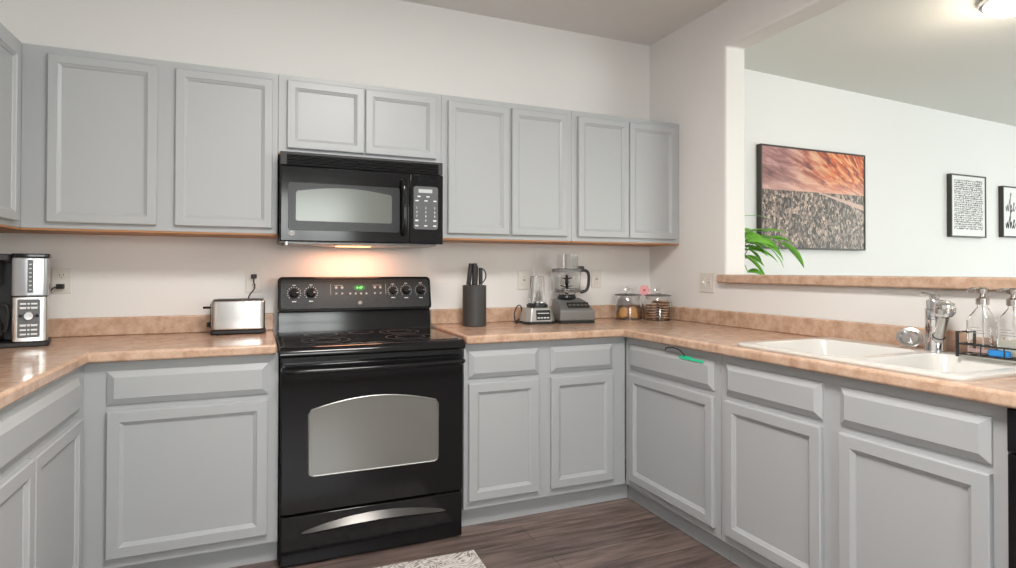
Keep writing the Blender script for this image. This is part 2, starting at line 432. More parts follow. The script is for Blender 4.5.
def base_cab(label, loc, rz, w, doors, drawers, group='grey base cabinets', zd=(.140, .701), zr=(.726, .854), hollow=False, lap=.0, lap2=0):
    """local x 0..w, wall at y=0, face at y=-.61"""
    t = thing('base_cabinet', label, 'cabinet', loc, rz, group)
    b = BM()
    if hollow:   # open-topped so the sink bowls hang inside
        box(b, 0, .018, -.59, -.001, .1, .892); box(b, w-.018, w, -.59, -.001, .1, .892)
        box(b, .018, w-.018, -.59, -.001, .1, .118); box(b, .018, w-.018, -.012, -.001, .118, .892)
    else: box(b, 0, w, -.59, -.001, .1, .892)
    finish('carcass', b, cab, t)
    # face frame
    b = BM(); box(b, 0, w, -.61, -.5905, .1, .892); finish('face_frame', b, cab, t, bevel=.0015)
    b = BM(); box(b, lap, w+lap2, -.56, -.55, 0.001, .0995); finish('toe_kick', b, cab, t)
    for a, c in doors: door(t, a, c, zd[0], zd[1], -.6105)
    for a, c in drawers: drawer(t, a, c, zr[0], zr[1], -.6105)
    return t
def wall_cab(label, loc, rz, w, doors, z0=1.371+H, z1=2.134+H, zd=(1.4035+H, 2.1016+H), dep=0):
    t = thing('wall_cabinet', label, 'cabinet', (loc[0], loc[1], z0), rz, 'grey wall cabinets')
    b = BM(); box(b, 0, w, -.285-dep, -.001, .012, z1-z0); finish('carcass', b, cab, t)
    b = BM(); box(b, 0, w, -.305-dep, -.2855-dep, .008, z1-z0); finish('face_frame', b, cab, t, bevel=.0015)
    b = BM(); box(b, 0.001, w-.001, -.304-dep, -.001, 0, .0075); finish('underside', b, wood, t)['label'] = 'bare orange wood underside'
    for a, c in doors: door(t, a, c, zd[0]-z0, zd[1]-z0, -.3055-dep, fr=.045)
    return t
# back wall, left of the range
x = -3.043
base_cab('grey base cabinet with one wide door and drawer, left of the black range', (x, 0, 0), 0, -2.349-x, [(-2.9576-x, -2.389-x)], [(-2.9576-x, -2.389-x)])
x = -1.525
base_cab('grey base cabinet with two narrow doors and two drawers, right of the black range', (x, 0, 0), 0, -.6108-x,
         [(-1.5046-x, -1.133-x), (-1.0646-x, -.697-x)], [(-1.5046-x, -1.133-x), (-1.0646-x, -.697-x)], lap2=.0495)
# right run: local x runs toward the camera (-y), face looks to -x
base_cab('grey corner base cabinet under the right counter, green tape on its drawer', (0, -.615, 0), rad(-90), .703, [(.6645-.615, 1.2852-.615)], [(.6645-.615, 1.2852-.615)], lap=-.054)
y = 1.32
base_cab('grey double-door base cabinet beneath the white sink', (0, -y, 0), rad(-90), 2.355-y, [(1.3556-y, 1.8113-y), (1.8796-y, 2.3216-y)], [(1.3556-y, 1.8113-y), (1.8796-y, 2.3216-y)], hollow=True)
# left run: face looks to +x at x=-3.03
LY = 1.70
base_cab('grey base cabinet at the left edge, a wide drawer above two doors', (XL, -LY, 0), rad(90), LY-.615,
         [(LY-1.668, LY-1.188), (LY-1.182, LY-.700)], [(LY-1.668, LY-.715)], lap=0)
# wall cabinets
x = -3.325
wall_cab('grey double-door wall cabinet left of the microwave, above the toaster', (x, 0), 0, -2.350-x, [(-3.2354-x, -2.8427-x), (-2.7733-x, -2.3729-x)])
x = -2.349
wall_cab('short grey double-door wall cabinet directly above the microwave', (x, 0), 0, -1.552-x, [(-2.310-x, -1.951-x), (-1.945-x, -1.583-x)], z0=1.757+H, zd=(1.787+H, 2.110+H))
x = -1.551
wall_cab('tall grey double-door wall cabinet just right of the microwave', (x, 0), 0, -.772-x, [(-1.5169-x, -1.1668-x), (-1.1518-x, -.8073-x)])
x = -.771
wall_cab('tall grey double-door wall cabinet in the right corner', (x, 0), 0, -.002-x, [(-.7342-x, -.3885-x), (-.383-x, -.0391-x)])
wall_cab('grey wall cabinet on the left wall, cut by the left edge', (XL, -1.25), rad(90), 1.249, [(.36, .87)], zd=(1.3995+H, 2.09+H), dep=.013)

# ---------------------------------------------------------------- countertops
def countertops():
    t = thing('countertop', 'tan stone-look laminate counter left of the range, under the toaster', 'countertop', (0, 0, 0))
    b = BM()
    slab(b, [XL+.001, -3.010, -2.357], [-1.9, -.655, -.001], lambda i, j: not (i == 1 and j == 0), .8925, CT, lambda u, v, w: (u, v, w))
    finish('worktop', b, lam, t, bevel=.010, seg=4)
    b = BM(); slab(b, [XL+.001, XL+.026, -2.357], [-1.9, -.026, -.001], lambda i, j: not (i == 1 and j == 0), CT, 1.020, lambda u, v, w: (u, v, w))
    finish('backsplash', b, lam, t, bevel=.006, seg=3)
    t = thing('countertop', 'tan stone-look laminate counter around the right corner, holding the sink', 'countertop', (0, 0, 0))
    b = BM()
    xs = [-1.527, -.655, -.585, -.065, -.001]; ys = [-3.0, -2.235, -1.405, -.655, -.001]
    slab(b, xs, ys, lambda i, j: (j == 3 or i > 0) and not (i == 2 and j == 1), .8925, CT, lambda u, v, w: (u, v, w))
    finish('worktop', b, lam, t, bevel=.010, seg=4)
    b = BM(); slab(b, [-1.527, -.026, -.001], [-3.0, -.026, -.001], lambda i, j: not (i == 0 and j == 0), CT, 1.020, lambda u, v, w: (u, v, w))
    finish('backsplash', b, lam, t, bevel=.006, seg=3)
countertops()

def sink():
    t = thing('kitchen_sink', 'white double-bowl drop-in sink set into the right counter', 'sink', (-.325, -1.82, CT))
    # local: x -.285..265 ; y +.43 .. -.43
    b = BM(); zt = .013
    X0, X1, Y0, Y1 = -.290, .275, -.435, .435
    def rr(x0, x1, y0, y1, r, z): return [(px, py, z) for px, py in rrect(x0, x1, y0, y1, r, 6)]
    def ring(pts): return [b.verts.new(p) for p in pts]
    def bridge(A, B):
        for i in range(len(A)): b.faces.new((A[i], A[(i+1) % len(A)], B[(i+1) % len(B)], B[i]))
    out0 = ring(rr(X0, X1, Y0, Y1, .05, .0006)); out1 = ring(rr(X0+.003, X1-.003, Y0+.003, Y1-.003, .05, zt-.002)); out2 = ring(rr(X0+.012, X1-.012, Y0+.012, Y1-.012, .045, zt))
    bridge(out0, out1); bridge(out1, out2)
    loops = []
    for (y0, y1, dep) in ((-.045, .385, .175), (-.385, -.085, .155)):
        x0, x1 = -.245, .165
        a = ring(rr(x0, x1, y0, y1, .06, zt)); c = ring(rr(x0+.008, x1-.008, y0+.008, y1-.008, .055, zt-.010))
        d = ring(rr(x0+.018, x1-.018, y0+.018, y1-.018, .055, -dep+.04)); e = ring(rr(x0+.05, x1-.05, y0+.05, y1-.05, .04, -dep))
        bridge(a, c); bridge(c, d); bridge(d, e)
        b.faces.new(e); loops.append(a)
    # deck: fill between outer loop and the two bowl loops
    edges = []
    for L in [out2]+loops:
        for i in range(len(L)):
            e_ = b.edges.get((L[i], L[(i+1) % len(L)]))
            edges.append(e_)
    bmesh.ops.triangle_fill(b, use_beauty=True, use_dissolve=False, edges=edges, normal=(0, 0, 1))
    o = finish('basin', b, sink_m, t, smooth=True)
    so = o.modifiers.new('thick', 'SOLIDIFY'); so.thickness = .0035; so.offset = 1 if False else -1
    for py, dep in ((.17, .175), (-.235, .155)):
        b = BM(); lathe(b, [(0, -.001), (.030, -.001), (.042, .003), (.044, .001), (.044, 0)], (-.04, py, -dep), 24); finish('drain', b, chrome, t, smooth=True)
sink()

# ---------------------------------------------------------------- range
def ge_badge(parent, x, y, z, r, nm='badge'):
    b = BM(); M = Matrix.Translation((x, y, z)) @ Matrix.Rotation(rad(90), 4, 'X')
    lathe(b, [(0, .0015), (r, .0015), (r, 0), (0, 0)], seg=24, M=M)
    o = finish(nm, b, plate_m, parent)
    b = BM()
    tube(b, [(x+r*.80*cos(k*pi/10), y-.0022, z+r*.80*sin(k*pi/10)) for k in range(21)], r*.07, 4)
    tube(b, smoothpath([(x-r*.05, y-.0022, z+r*.35), (x-r*.35, y-.0022, z+r*.40), (x-r*.5, y-.0022, z), (x-r*.25, y-.0022, z-r*.35), (x-r*.05, y-.0022, z), (x-r*.2, y-.0022, z)], 4), r*.06, 4)
    tube(b, smoothpath([(x+r*.45, y-.0022, z+r*.35), (x+r*.15, y-.0022, z+r*.38), (x+r*.15, y-.0022, z+r*.05), (x+r*.3, y-.0022, z), (x+r*.1, y-.0022, z-r*.2), (x+r*.25, y-.0022, z-r*.42), (x+r*.5, y-.0022, z-r*.2)], 4), r*.06, 4)
    finish('monogram', b, blackm, o)
def range_():
    X0, X1 = -2.343, -1.545
    t = thing('range', 'black freestanding electric range with glass oven door between the cabinets', 'stove', ((X0+X1)/2, 0, 0))
    w = (X1-X0)/2
    b = BM(); box(b, -w, w, -.635, -.03, .006, .878); finish('body', b, black, t, bevel=.003)
    # cooktop with rolled front lip
    b = BM()
    prism_x(b, [(-.10, .8785), (-.637, .8785), (-.672, .876), (-.684, .884), (-.684, .898), (-.676, .911), (-.66, .918), (-.645, .920), (-.10, .920)], -w-.004, w+.004)
    ct = finish('cooktop', b, black, t, bevel=.003)
    b = BM(); box(b, -w+.015, w-.015, -.635, -.115, .9202, .9235); cg = finish('ceramic_glass', b, cookglass, ct, bevel=.0012)
    for cx, cy, r in ((-.2, -.48, .105), (.19, -.48, .115), (-.2, -.235, .078), (.19, -.235, .10), (0.0, -.2, .06)):
        b = BM(); lathe(b, [(r-.002, .0001), (r, .0004), (r+.002, .0001)], (cx, cy, .9236), 48)
        if r > .09: lathe(b, [(r*.6-.002, .0001), (r*.6, .0004), (r*.6+.001, .0001)], (cx, cy, .9236), 48)
        finish('burner_ring', b, ring_m, ct, smooth=True)
    # riser and backguard
    b = BM(); prism_x(b, [(-.03, .879), (-.099, .879), (-.099, .935), (-.085, 1.03), (-.03, 1.03)], -w+.004, w-.004); finish('riser', b, black, t, bevel=.004)
    b = BM(); y0 = -.12
    pts = rrect(-w+.002, w-.002, 1.029, 1.207, .022, 6)
    vs2 = prism(b, pts, -.03, y0)
    # lean the panel face backwards
    for v in vs2:
        if v.co.y < -.1: v.co.y += (v.co.z-1.029)*.22
    bg = finish('backguard', b, black, t, bevel=.006, seg=3)
    fy = lambda z: y0+(z-1.029)*.22
    b = BM(); pts = rrect(-w+.016, w-.016, 1.045, 1.193, .012, 4); vs2 = prism(b, pts, -.1, -.12)
    for v in vs2: v.co.y = fy(v.co.z) - (.0012 if v.co.y < -.11 else -.001)
    finish('control_face', b, blackp, bg)
    # knobs with printed dials
    for kx, kz, r in ((-2.264, 1.074, .024), (-2.182, 1.075, .024), (-1.759, 1.082, .019), (-1.687, 1.083, .022), (-1.606, 1.083, .023)):
        lx = kx-(X0+X1)/2; z = kz+H+.016; yy = fy(z)-.0015
        b = BM(); M = Matrix.Translation((lx, yy, z)) @ Matrix.Rotation(rad(90-12.4), 4, 'X')
        lathe(b, [(0, .022), (r*.80, .022), (r*.86, .019), (r, .004), (r, 0), (0, 0)], seg=28, M=M)
        box(b, -.004, .004, -r*.85, r*.85, .020, .030, M=M @ Matrix.Rotation(rad(-20), 4, 'Z'))
        k = finish('knob', b, black, t, bevel=.001, smooth=True)
        b = BM()
        for q in range(16):
            if q in (11, 12, 13): continue
            a = 2*pi*q/16
            M2 = M @ Matrix.Rotation(a, 4, 'Z')
            box(b, r+.006, r+.010, -.0012, .0012, .0, .0008, M=M2)
        box(b, -.010, .010, -r-.021, -r-.017, 0, .0008, M=M); box(b, -.008, .008, r+.016, r+.019, 0, .0008, M=M)
        box(b, r*.45, r*.8, -.0012, .0012, .0222, .0232, M=M)
        finish('dial_marking', b, white_p, k)
    # clock, touch pads
    zc = 1.088+H+.016
    cx = -1.945-(X0+X1)/2
    Mf = lambda lx, z: Matrix.Translation((lx, fy(z)-.0014, z)) @ Matrix.Rotation(rad(90-12.4), 4, 'X')
    b = BM(); lathe(b, [(0, .001), (.031, .001), (.031, 0), (0, 0)], seg=28, M=Mf(cx+.008, zc+.012) @ Matrix.Diagonal((1, .5, 1, 1))); ck = finish('clock', b, display_g, t)
    b = BM(); text_mesh(b, '4:47', .020, 0, 0, 0)
    for v in b.verts: v.co = Matrix.Translation((cx+.008, fy(zc+.012)-.0032, zc+.011)) @ Matrix.Rotation(rad(-12.4), 4, 'X') @ v.co
    finish('digits', b, digit_g, ck)
    b = BM()
    for i in range(2):
        for j, zz in enumerate((.013, -.018)):
            for sx in (-1, 1):
                M = Mf(cx+sx*(.115-.03*i)+.004, zc+zz)
                lathe(b, [(0, .0008), (.0075, .0008), (.0075, 0), (0, 0)], seg=3 if j else 6, M=M)
    for i in range(4): lathe(b, [(0, .0008), (.008, .0008), (.008, 0), (0, 0)], seg=3, M=Mf(cx-.040+.028*i, zc-.019) @ Matrix.Rotation(rad(90 if i % 2 else 30), 4, 'Z'))
    for sx in (-1, 1): box(b, -.001, .001, -.026, .030, 0, .0008, M=Mf(cx+.004+sx*.143, zc))
    box(b, -.025, .025, .024, .026, 0, .0008, M=Mf(cx+.10, zc)); box(b, -.022, .022, .024, .026, 0, .0008, M=Mf(cx-.10, zc))
    finish('touch_pads', b, grey_p, t)
    ge_badge(t, cx+.010, fy(1.070)-.0015, 1.070, .010)
    # oven door
    b = BM(); zb, zt = .222, .846
    prism(b, rrect(-w+.003, w-.003, zb, zt, .006, 2), -.637, -.664)
    d = finish('oven_door', b, black, t, bevel=.004)
    wx0, wx1, wz0, wz1 = -.287, .277, .372, .652
    pts = [(wx0+.018, wz0), (wx0+.004, wz0+.006), (wx0, wz0+.020), (wx0, wz1-.02)]
    for k in range(13):
        u = k/12; xx = wx0+.012+(wx1-wx0-.024)*u; pts.append((xx, wz1+.040*sin(pi*u)**.9))
    pts += [(wx1, wz1-.02), (wx1, wz0+.02), (wx1-.004, wz0+.006), (wx1-.018, wz0)]
    b = BM(); prism(b, pts, -.6641, -.6652); finish('oven_window', b, oven_glass, d)
    b = BM()
    c0 = Vector(((wx0+wx1)/2, 0, (wz0+wz1)/2))
    P = [Vector((p[0], -.6655, p[1])) for p in pts]; P.append(P[0]); tube(b, P, .0028, 6, cap=False)
    finish('window_trim', b, steel_d, d, smooth=True)
    # bar handle with turned-in ends
    hz = .828
    path = smoothpath([(-w+.012, -.664, hz), (-w+.018, -.692, hz), (-w+.055, -.712, hz-.004), (0, -.716, hz-.006), (w-.055, -.712, hz-.004), (w-.018, -.692, hz), (w-.012, -.664, hz)], 6)
    b = BM(); tube(b, path, .0115, 12); finish('handle', b, black, d, smooth=True)
    # vent slot strip above the door
    b = BM(); box(b, -w+.004, w-.004, -.650, -.6355, .852, .8755)
    for k in range(7): box(b, -.30+.09*k, -.25+.09*k, -.653, -.650, .861, .866)
    finish('vent_strip', b, blackp, t, bevel=.0015)
    # drawer
    b = BM(); prism(b, rrect(-w+.004, w-.004, .008, .212, .006, 2), -.637, -.660); dr = finish('storage_drawer', b, black, t, bevel=.004)
    # crescent pull
    b = BM(); n = 26; top = []; mid = []; bot = []
    for k in range(n+1):
        u = k/n; xx = -.315+.63*u; e = sin(pi*u)**.5 if 0 < u < 1 else 0
        zc2 = .136+.024*sin(pi*u)
        top.append(b.verts.new((xx, -.6605, zc2+.022*e+.002))); mid.append(b.verts.new((xx, -.6605-.026*e-.0005, zc2-.004*e))); bot.append(b.verts.new((xx, -.6605, zc2-.022*e-.002)))
    for A, B in ((top, mid), (mid, bot)):
        for k in range(n): b.faces.new((A[k], A[k+1], B[k+1], B[k]))
    finish('drawer_pull', b, mat('satin_black_pull', (.10, .098, .095), .24, metal=.7), dr, smooth=True)
range_()

# ---------------------------------------------------------------- microwave
def microwave():
    X0, X1 = -2.342, -1.570; w = (X1-X0)/2; xc = (X0+X1)/2; z0 = 1.338+H; hh = 1.755-1.338; Y = -.40
    t = thing('microwave', 'black over-the-range microwave mounted under the short wall cabinet', 'microwave', (xc, 0, z0))
    b = BM(); box(b, -w, w, Y+.035, -.002, .004, hh); finish('housing', b, blackp, t, bevel=.002)
    b = BM(); box(b, -w, w, Y-.001, Y+.034, hh-.062, hh); g = finish('vent_grille', b, blackm, t, bevel=.003)
    for k in range(4):
        b = BM(); zz = hh-.054+.0125*k
        prism_x(b, [(Y-.0015, zz+.001), (Y-.014, zz-.004), (Y-.014, zz+.000), (Y-.0015, zz+.006)], -w+.03, w-.025)
        finish('louvre', b, black, g)
    # door
    b = BM(); dx = .213
    box(b, -w, dx, Y-.012, Y+.034, .002, hh-.066); d = finish('door', b, black, t, bevel=.006, seg=3)
    b = BM(); prism(b, rrect(-w+.035, dx-.05, .055, .275, .012, 4), Y-.0122, Y-.0150); finish('door_bezel', b, blackp, d, bevel=.001)
    pts = [(-.312, .098), (-.318, .104), (-.318, .225)]
    for k in range(11):
        u = k/10; pts.append((-.312+.43*u, .236+.022*sin(pi*u)))
    pts += [(.124, .225), (.124, .104), (.118, .098)]
    b = BM(); prism(b, pts, Y-.0151, Y-.0165); finish('door_window', b, mw_glass, d)
    hx = .178
    b = BM(); tube(b, smoothpath([(hx, Y-.012, .050), (hx, Y-.042, .075), (hx, Y-.052, .17), (hx, Y-.042, .285), (hx, Y-.012, .310)], 6), [.013]*3+[.014]*19+[.013]*3, 12); finish('handle', b, black, d, smooth=True)
    ge_badge(t, -w+.051, Y-.0125, .040, .012)
    # control panel
    b = BM(); box(b, dx+.0015, w, Y-.010, Y+.034, .002, hh-.066); p = finish('control_panel', b, black, t, bevel=.005, seg=3)
    b = BM(); prism(b, rrect(dx+.02, w-.028, .075, .290, .012, 4), Y-.0102, Y-.0122); finish('keypad', b, keypad_m, p)
    b = BM(); prism(b, rrect(dx+.045, w-.058, .258, .276, .002, 2), Y-.0123, Y-.0132); dd = finish('display', b, mat('lit_lcd', (.5, .52, .52), .3), p)
    b = BM(); x1, x2 = dx+.036, w-.045
    rows = ['123', '456', '789', '·0·']
    for r, s in enumerate(rows):
        for k, ch in enumerate(s):
            xx = x1+(x2-x1)*k/2; zz = .182-.021*r
            if ch == '·': box(b, xx-.008, xx+.008, Y-.0132, Y-.0124, zz-.004, zz+.004)
            else: text_mesh(b, ch, .016, xx, Y-.0128, zz)
    for r in range(2):
        for k in range(3 if r else 2): box(b, x1-.007+(x2-x1)*k/2+.01*(1-r), x1+.009+(x2-x1)*k/2+.01*(1-r), Y-.0132, Y-.0124, .236-.021*r, .242-.021*r)
    for k in range(3): box(b, x1-.008+(x2-x1)*k/2, x1+.008+(x2-x1)*k/2, Y-.0132, Y-.0124, .090, .096)
    finish('key_lettering', b, white_p, p)
    # underside tray and lamp
    b = BM(); box(b, -w+.02, w-.02, Y+.05, -.02, -.006, .0035); finish('underside_plate', b, steel_d, t, bevel=.002)
    b = BM(); box(b, -.11, .06, -.20, -.13, -.010, -.0065); finish('lamp_lens', b, bulb_m, t, bevel=.001)
    for xx in (-w+.03,):
        b = BM(); lathe(b, [(0, -.012), (.006, -.012), (.006, .003), (0, .003)], (xx, Y+.04, 0), 10); finish('mounting_screw', b, steel, t)
    area('microwave_lamp_light', (xc-.02, -.155, z0-.014), (0, 0, 0), .34, .07, 1.5, (1, .44, .25))
microwave()

# ---------------------------------------------------------------- outlets
def outlet(label, loc, rz, kind='duplex', w=.074):
    t = thing('outlet' if kind != 'combo' else 'switch_plate', label, 'outlet' if kind != 'combo' else 'switch', loc, rz)
    b = BM(); prism(b, rrect(-w/2, w/2, -.058, .058, .005, 3), -.0005, -.006); finish('cover_plate', b, plate_m, t, bevel=.0015)
    if kind in ('duplex',):
        for s in (-1, 1):
            b = BM(); prism(b, rrect(-.017, .017, s*.024-.014, s*.024+.014, .008, 4), -.0062, -.0085); q = finish('receptacle', b, plate_m, t)
            b = BM()
            for sx in (-1, 1): box(b, sx*.007-.0012, sx*.007+.0012, -.0092, -.0086, s*.024-.001, s*.024+.008)
            lathe(b, [(0, .0006), (.0025, .0006), (.0025, 0), (0, 0)], seg=10, M=Matrix.Translation((0, -.0086, s*.024-.008)) @ Matrix.Rotation(rad(90), 4, 'X'))
            finish('slots', b, slot_m, q)
    elif kind == 'rocker':
        b = BM(); prism(b, rrect(-.017, .017, -.034, .034, .003, 2), -.0062, -.009); q = finish('receptacle', b, plate_m, t, bevel=.0008)
        b = BM(); box(b, -.008, .008, -.0105, -.0092, -.006, .006); 
        for s in (-1, 1):
            for sx in (-1, 1): box(b, sx*.006-.001, sx*.006+.001, -.0098, -.0092, s*.021-.004, s*.021+.004)
        finish('slots', b, grey_p, q)
    else:
        for sx in (-1, 1):
            b = BM(); prism(b, rrect(sx*.0235-.016, sx*.0235+.016, -.032, .032, .003, 2), -.0062, -.008); q = finish('switch_bezel', b, plate_m, t)
            if sx < 0: b = BM(); box(b, -.0285, -.0185, -.018, -.0082, -.004, .010); finish('toggle', b, trimw, q, bevel=.001)
            else:
                b = BM()
                for s in (-1, 1):
                    for u in (-1, 1): box(b, .0235+u*.006-.001, .0235+u*.006+.001, -.0088, -.0082, s*.018-.004, s*.018+.004)
                box(b, .0175, .0295, -.0095, -.0082, -.004, .004)
                finish('slots', b, grey_p, q)
    return t
outlet('beige wall outlet behind the coffee maker with a black plug in it', (-3.262, 0, 1.156+H), 0)
outlet('beige wall outlet above the toaster with a black plug in it', (-2.453, 0, 1.152+H), 0)
outlet('beige outlet plate behind the small blender', (-.935, 0, 1.150+H), 0, 'rocker', .08)
outlet('beige outlet plate right of the food processor', (-.420, 0, 1.155+H), 0, 'rocker')
outlet('beige combined switch and outlet plate left of the ledge', (0, -.552, 1.140+H), rad(-90), 'combo', .116)

def plug_cord(label, x, z, pts, r=.003):
    t = thing('power_cord', label, 'cord', (x, -.010, z))
    b = BM(); box(b, -.014, .014, -.024, 0, -.011, .011); finish('plug', b, blackm, t, bevel=.003)
    b = BM(); P = smoothpath([(0, -.024, -.004)]+pts, 6); tube(b, P, r, 8); finish('cable', b, blackm, t, smooth=True)
plug_cord('black cord running from the outlet down behind the toaster', -2.453, 1.176+H, [(0, -.030, -.03), (.004, -.028, -.06), (-.02, -.022, -.095), (-.028, -.020, -.13)])
plug_cord('black cord running from the outlet to the coffee maker', -3.262, 1.132+H, [(-.015, -.036, -.004), (-.03, -.040, -.02), (-.045, -.060, -.045), (-.060, -.090, -.07)])

# ---------------------------------------------------------------- toaster
def toaster():
    t = thing('toaster', 'brushed steel two-slice toaster standing under the wall outlet', 'toaster', (-2.518, -.128, CT+.0005))
    w, d, h = .122, .072, .166
    b = BM(); prism_z(b, rrect(-w, w, -d, d, .018, 5), .004, .020); finish('base', b, blackm, t, bevel=.003)
    b = BM(); prism_z(b, rrect(-w+.004, w-.004, -d+.002, d-.002, .024, 6), .0205, h-.004); finish('steel_shell', b, steel, t, bevel=.008, seg=4)
    b = BM(); prism_z(b, rrect(-w+.012, w-.012, -d+.012, d-.012, .014, 5), h-.0038, h)
    tp = finish('top_plate', b, blackp, t, bevel=.001)
    for s in (-1, 1):
        b = BM(); box(b, -w+.03, w-.03, s*.028-.012, s*.028+.012, h+.0002, h+.0008); finish('bread_slot', b, slot_m, tp)
    b = BM(); box(b, -w-.002, -w+.0035, -.014, .014, .03, h-.02); pl = finish('end_panel', b, blackm, t, bevel=.001)
    b = BM(); box(b, -w-.034, -w-.003, -.012, .012, .122, .133); finish('lever', b, black, t, bevel=.003)
    b = BM(); lathe(b, [(0, .013), (.011, .013), (.013, 0), (0, 0)], seg=18, M=Matrix.Translation((-w-.003, 0, .045)) @ Matrix.Rotation(rad(-90), 4, 'Y')); finish('browning_knob', b, black, t, smooth=True)
    for sx in (-1, 1):
        for sy in (-1, 1):
            b = BM(); lathe(b, [(0, 0), (.008, 0), (.008, .0038), (0, .0038)], (sx*(w-.03), sy*(d-.02), 0), 10); finish('foot', b, blackm, t)
toaster()

# ---------------------------------------------------------------- coffee maker and carafe
def coffee():
    ox, oy = -3.375, -.300
    t = thing('coffee_maker', 'black and steel drip coffee maker at the left edge of the counter', 'coffee maker', (ox, oy, CT+.0005), rad(13)); t.scale = (1, 1, 1.05)
    b = BM(); prism_z(b, rrect(-.17, .148, -.105, .105, .02, 5), 0, .018); finish('base_plate', b, blackm, t, bevel=.004)
    b = BM(); prism_z(b, rrect(-.17, .0295, .035, .10, .01, 4), .0185, .325); finish('rear_column', b, blackm, t, bevel=.003)
    # tower
    b = BM(); prism_z(b, rrect(.030, .142, -.098, .098, .014, 5), .0185, .190); tw = finish('control_tower', b, steel, t, bevel=.003)
    b = BM(); prism(b, rrect(.048, .118, .035, .180, .004, 3), -.0985, -.1015); cp = finish('control_panel', b, keypad_m, t)
    b = BM()
    for k in range(8):
        zz = .045+.0165*k
        if 3 <= k <= 5: continue
        box(b, .056, .075, -.1025, -.1017, zz, zz+.006); box(b, .090, .110, -.1025, -.1017, zz, zz+.006)
        box(b, .079, .086, -.1025, -.1017, zz, zz+.006)
    box(b, .054, .112, -.1025, -.1017, .084, .0855); box(b, .054, .112, -.1025, -.1017, .150, .1515)
    finish('panel_lettering', b, white_p, cp)
    b = BM(); M = Matrix.Translation((.083, -.1018, .118)) @ Matrix.Rotation(rad(90), 4, 'X')
    lathe(b, [(0, .014), (.014, .014), (.017, .010), (.018, 0), (0, 0)], seg=26, M=M); finish('knob', b, chrome, t, smooth=True)
    b = BM()
    for sx in (-1, 1): lathe(b, [(0, .004), (.006, .004), (.006, 0), (0, 0)], (0, 0, 0), 12, M=Matrix.Translation((.083+sx*.026, -.1018, .118)) @ Matrix.Rotation(rad(90), 4, 'X'))
    finish('buttons', b, black, t)
    # water tank
    b = BM(); prism_z(b, rrect(.028, .144, -.098, .098, .016, 5), .1925, .338); wt = finish('water_tank', b, tankp, t, bevel=.003)
    b = BM(); box(b, .078, .096, -.1005, -.0985, .205, .330); 
    finish('level_window', b, keypad_m, wt)
    b = BM()
    for k in range(7): box(b, .083, .091, -.1015, -.1007, .215+.016*k, .219+.016*k)
    finish('level_marks', b, white_p, wt)
    b = BM(); prism_z(b, rrect(.026, .148, -.10, .10, .016, 5), .3385, .354); finish('tank_lid', b, black, t, bevel=.004)
    b = BM(); prism_z(b, rrect(-.17, .0255, -.095, .10, .02, 5), .326, .352); finish('brew_head', b, blackm, t, bevel=.004)
    b = BM(); lathe(b, [(0, .232), (.052, .232), (.060, .245), (.062, .325), (0, .325)], (-.062, -.035, 0), 32); finish('filter_basket', b, steel, t, smooth=True)
    b = BM(); lathe(b, [(0, .205), (.020, .205), (.028, .231), (0, .231)], (-.062, -.035, 0), 20); finish('drip_spout', b, blackm, t, smooth=True)
    # carafe
    c = thing('coffee_carafe', 'glass carafe with black handle under the coffee maker brew head', 'carafe', (ox-.062*cos(rad(13))+.035*sin(rad(13)), oy-.035*cos(rad(13))-.062*sin(rad(13)), CT+.0205), rad(13))
    b = BM(); lathe(b, [(0, 0), (.055, 0), (.064, .01), (.066, .045), (.055, .09), (.042, .120), (.044, .135), (.0415, .135), (.0395, .120), (.0525, .09), (.0635, .045), (.0615, .012), (.053, .003), (0, .003)], seg=36); finish('glass_jug', b, glass, c, smooth=True)
    b = BM(); lathe(b, [(0, .1355), (.046, .1355), (.046, .150), (.03, .160), (0, .160)], seg=30); finish('lid', b, blackm, c, smooth=True)
    b = BM(); tube(b, smoothpath([(.044, -.012, .145), (.072, -.02, .145), (.080, -.022, .10), (.072, -.02, .05), (.068, -.018, .04)], 5), .0075, 10); finish('handle', b, blackm, c, smooth=True)
coffee()

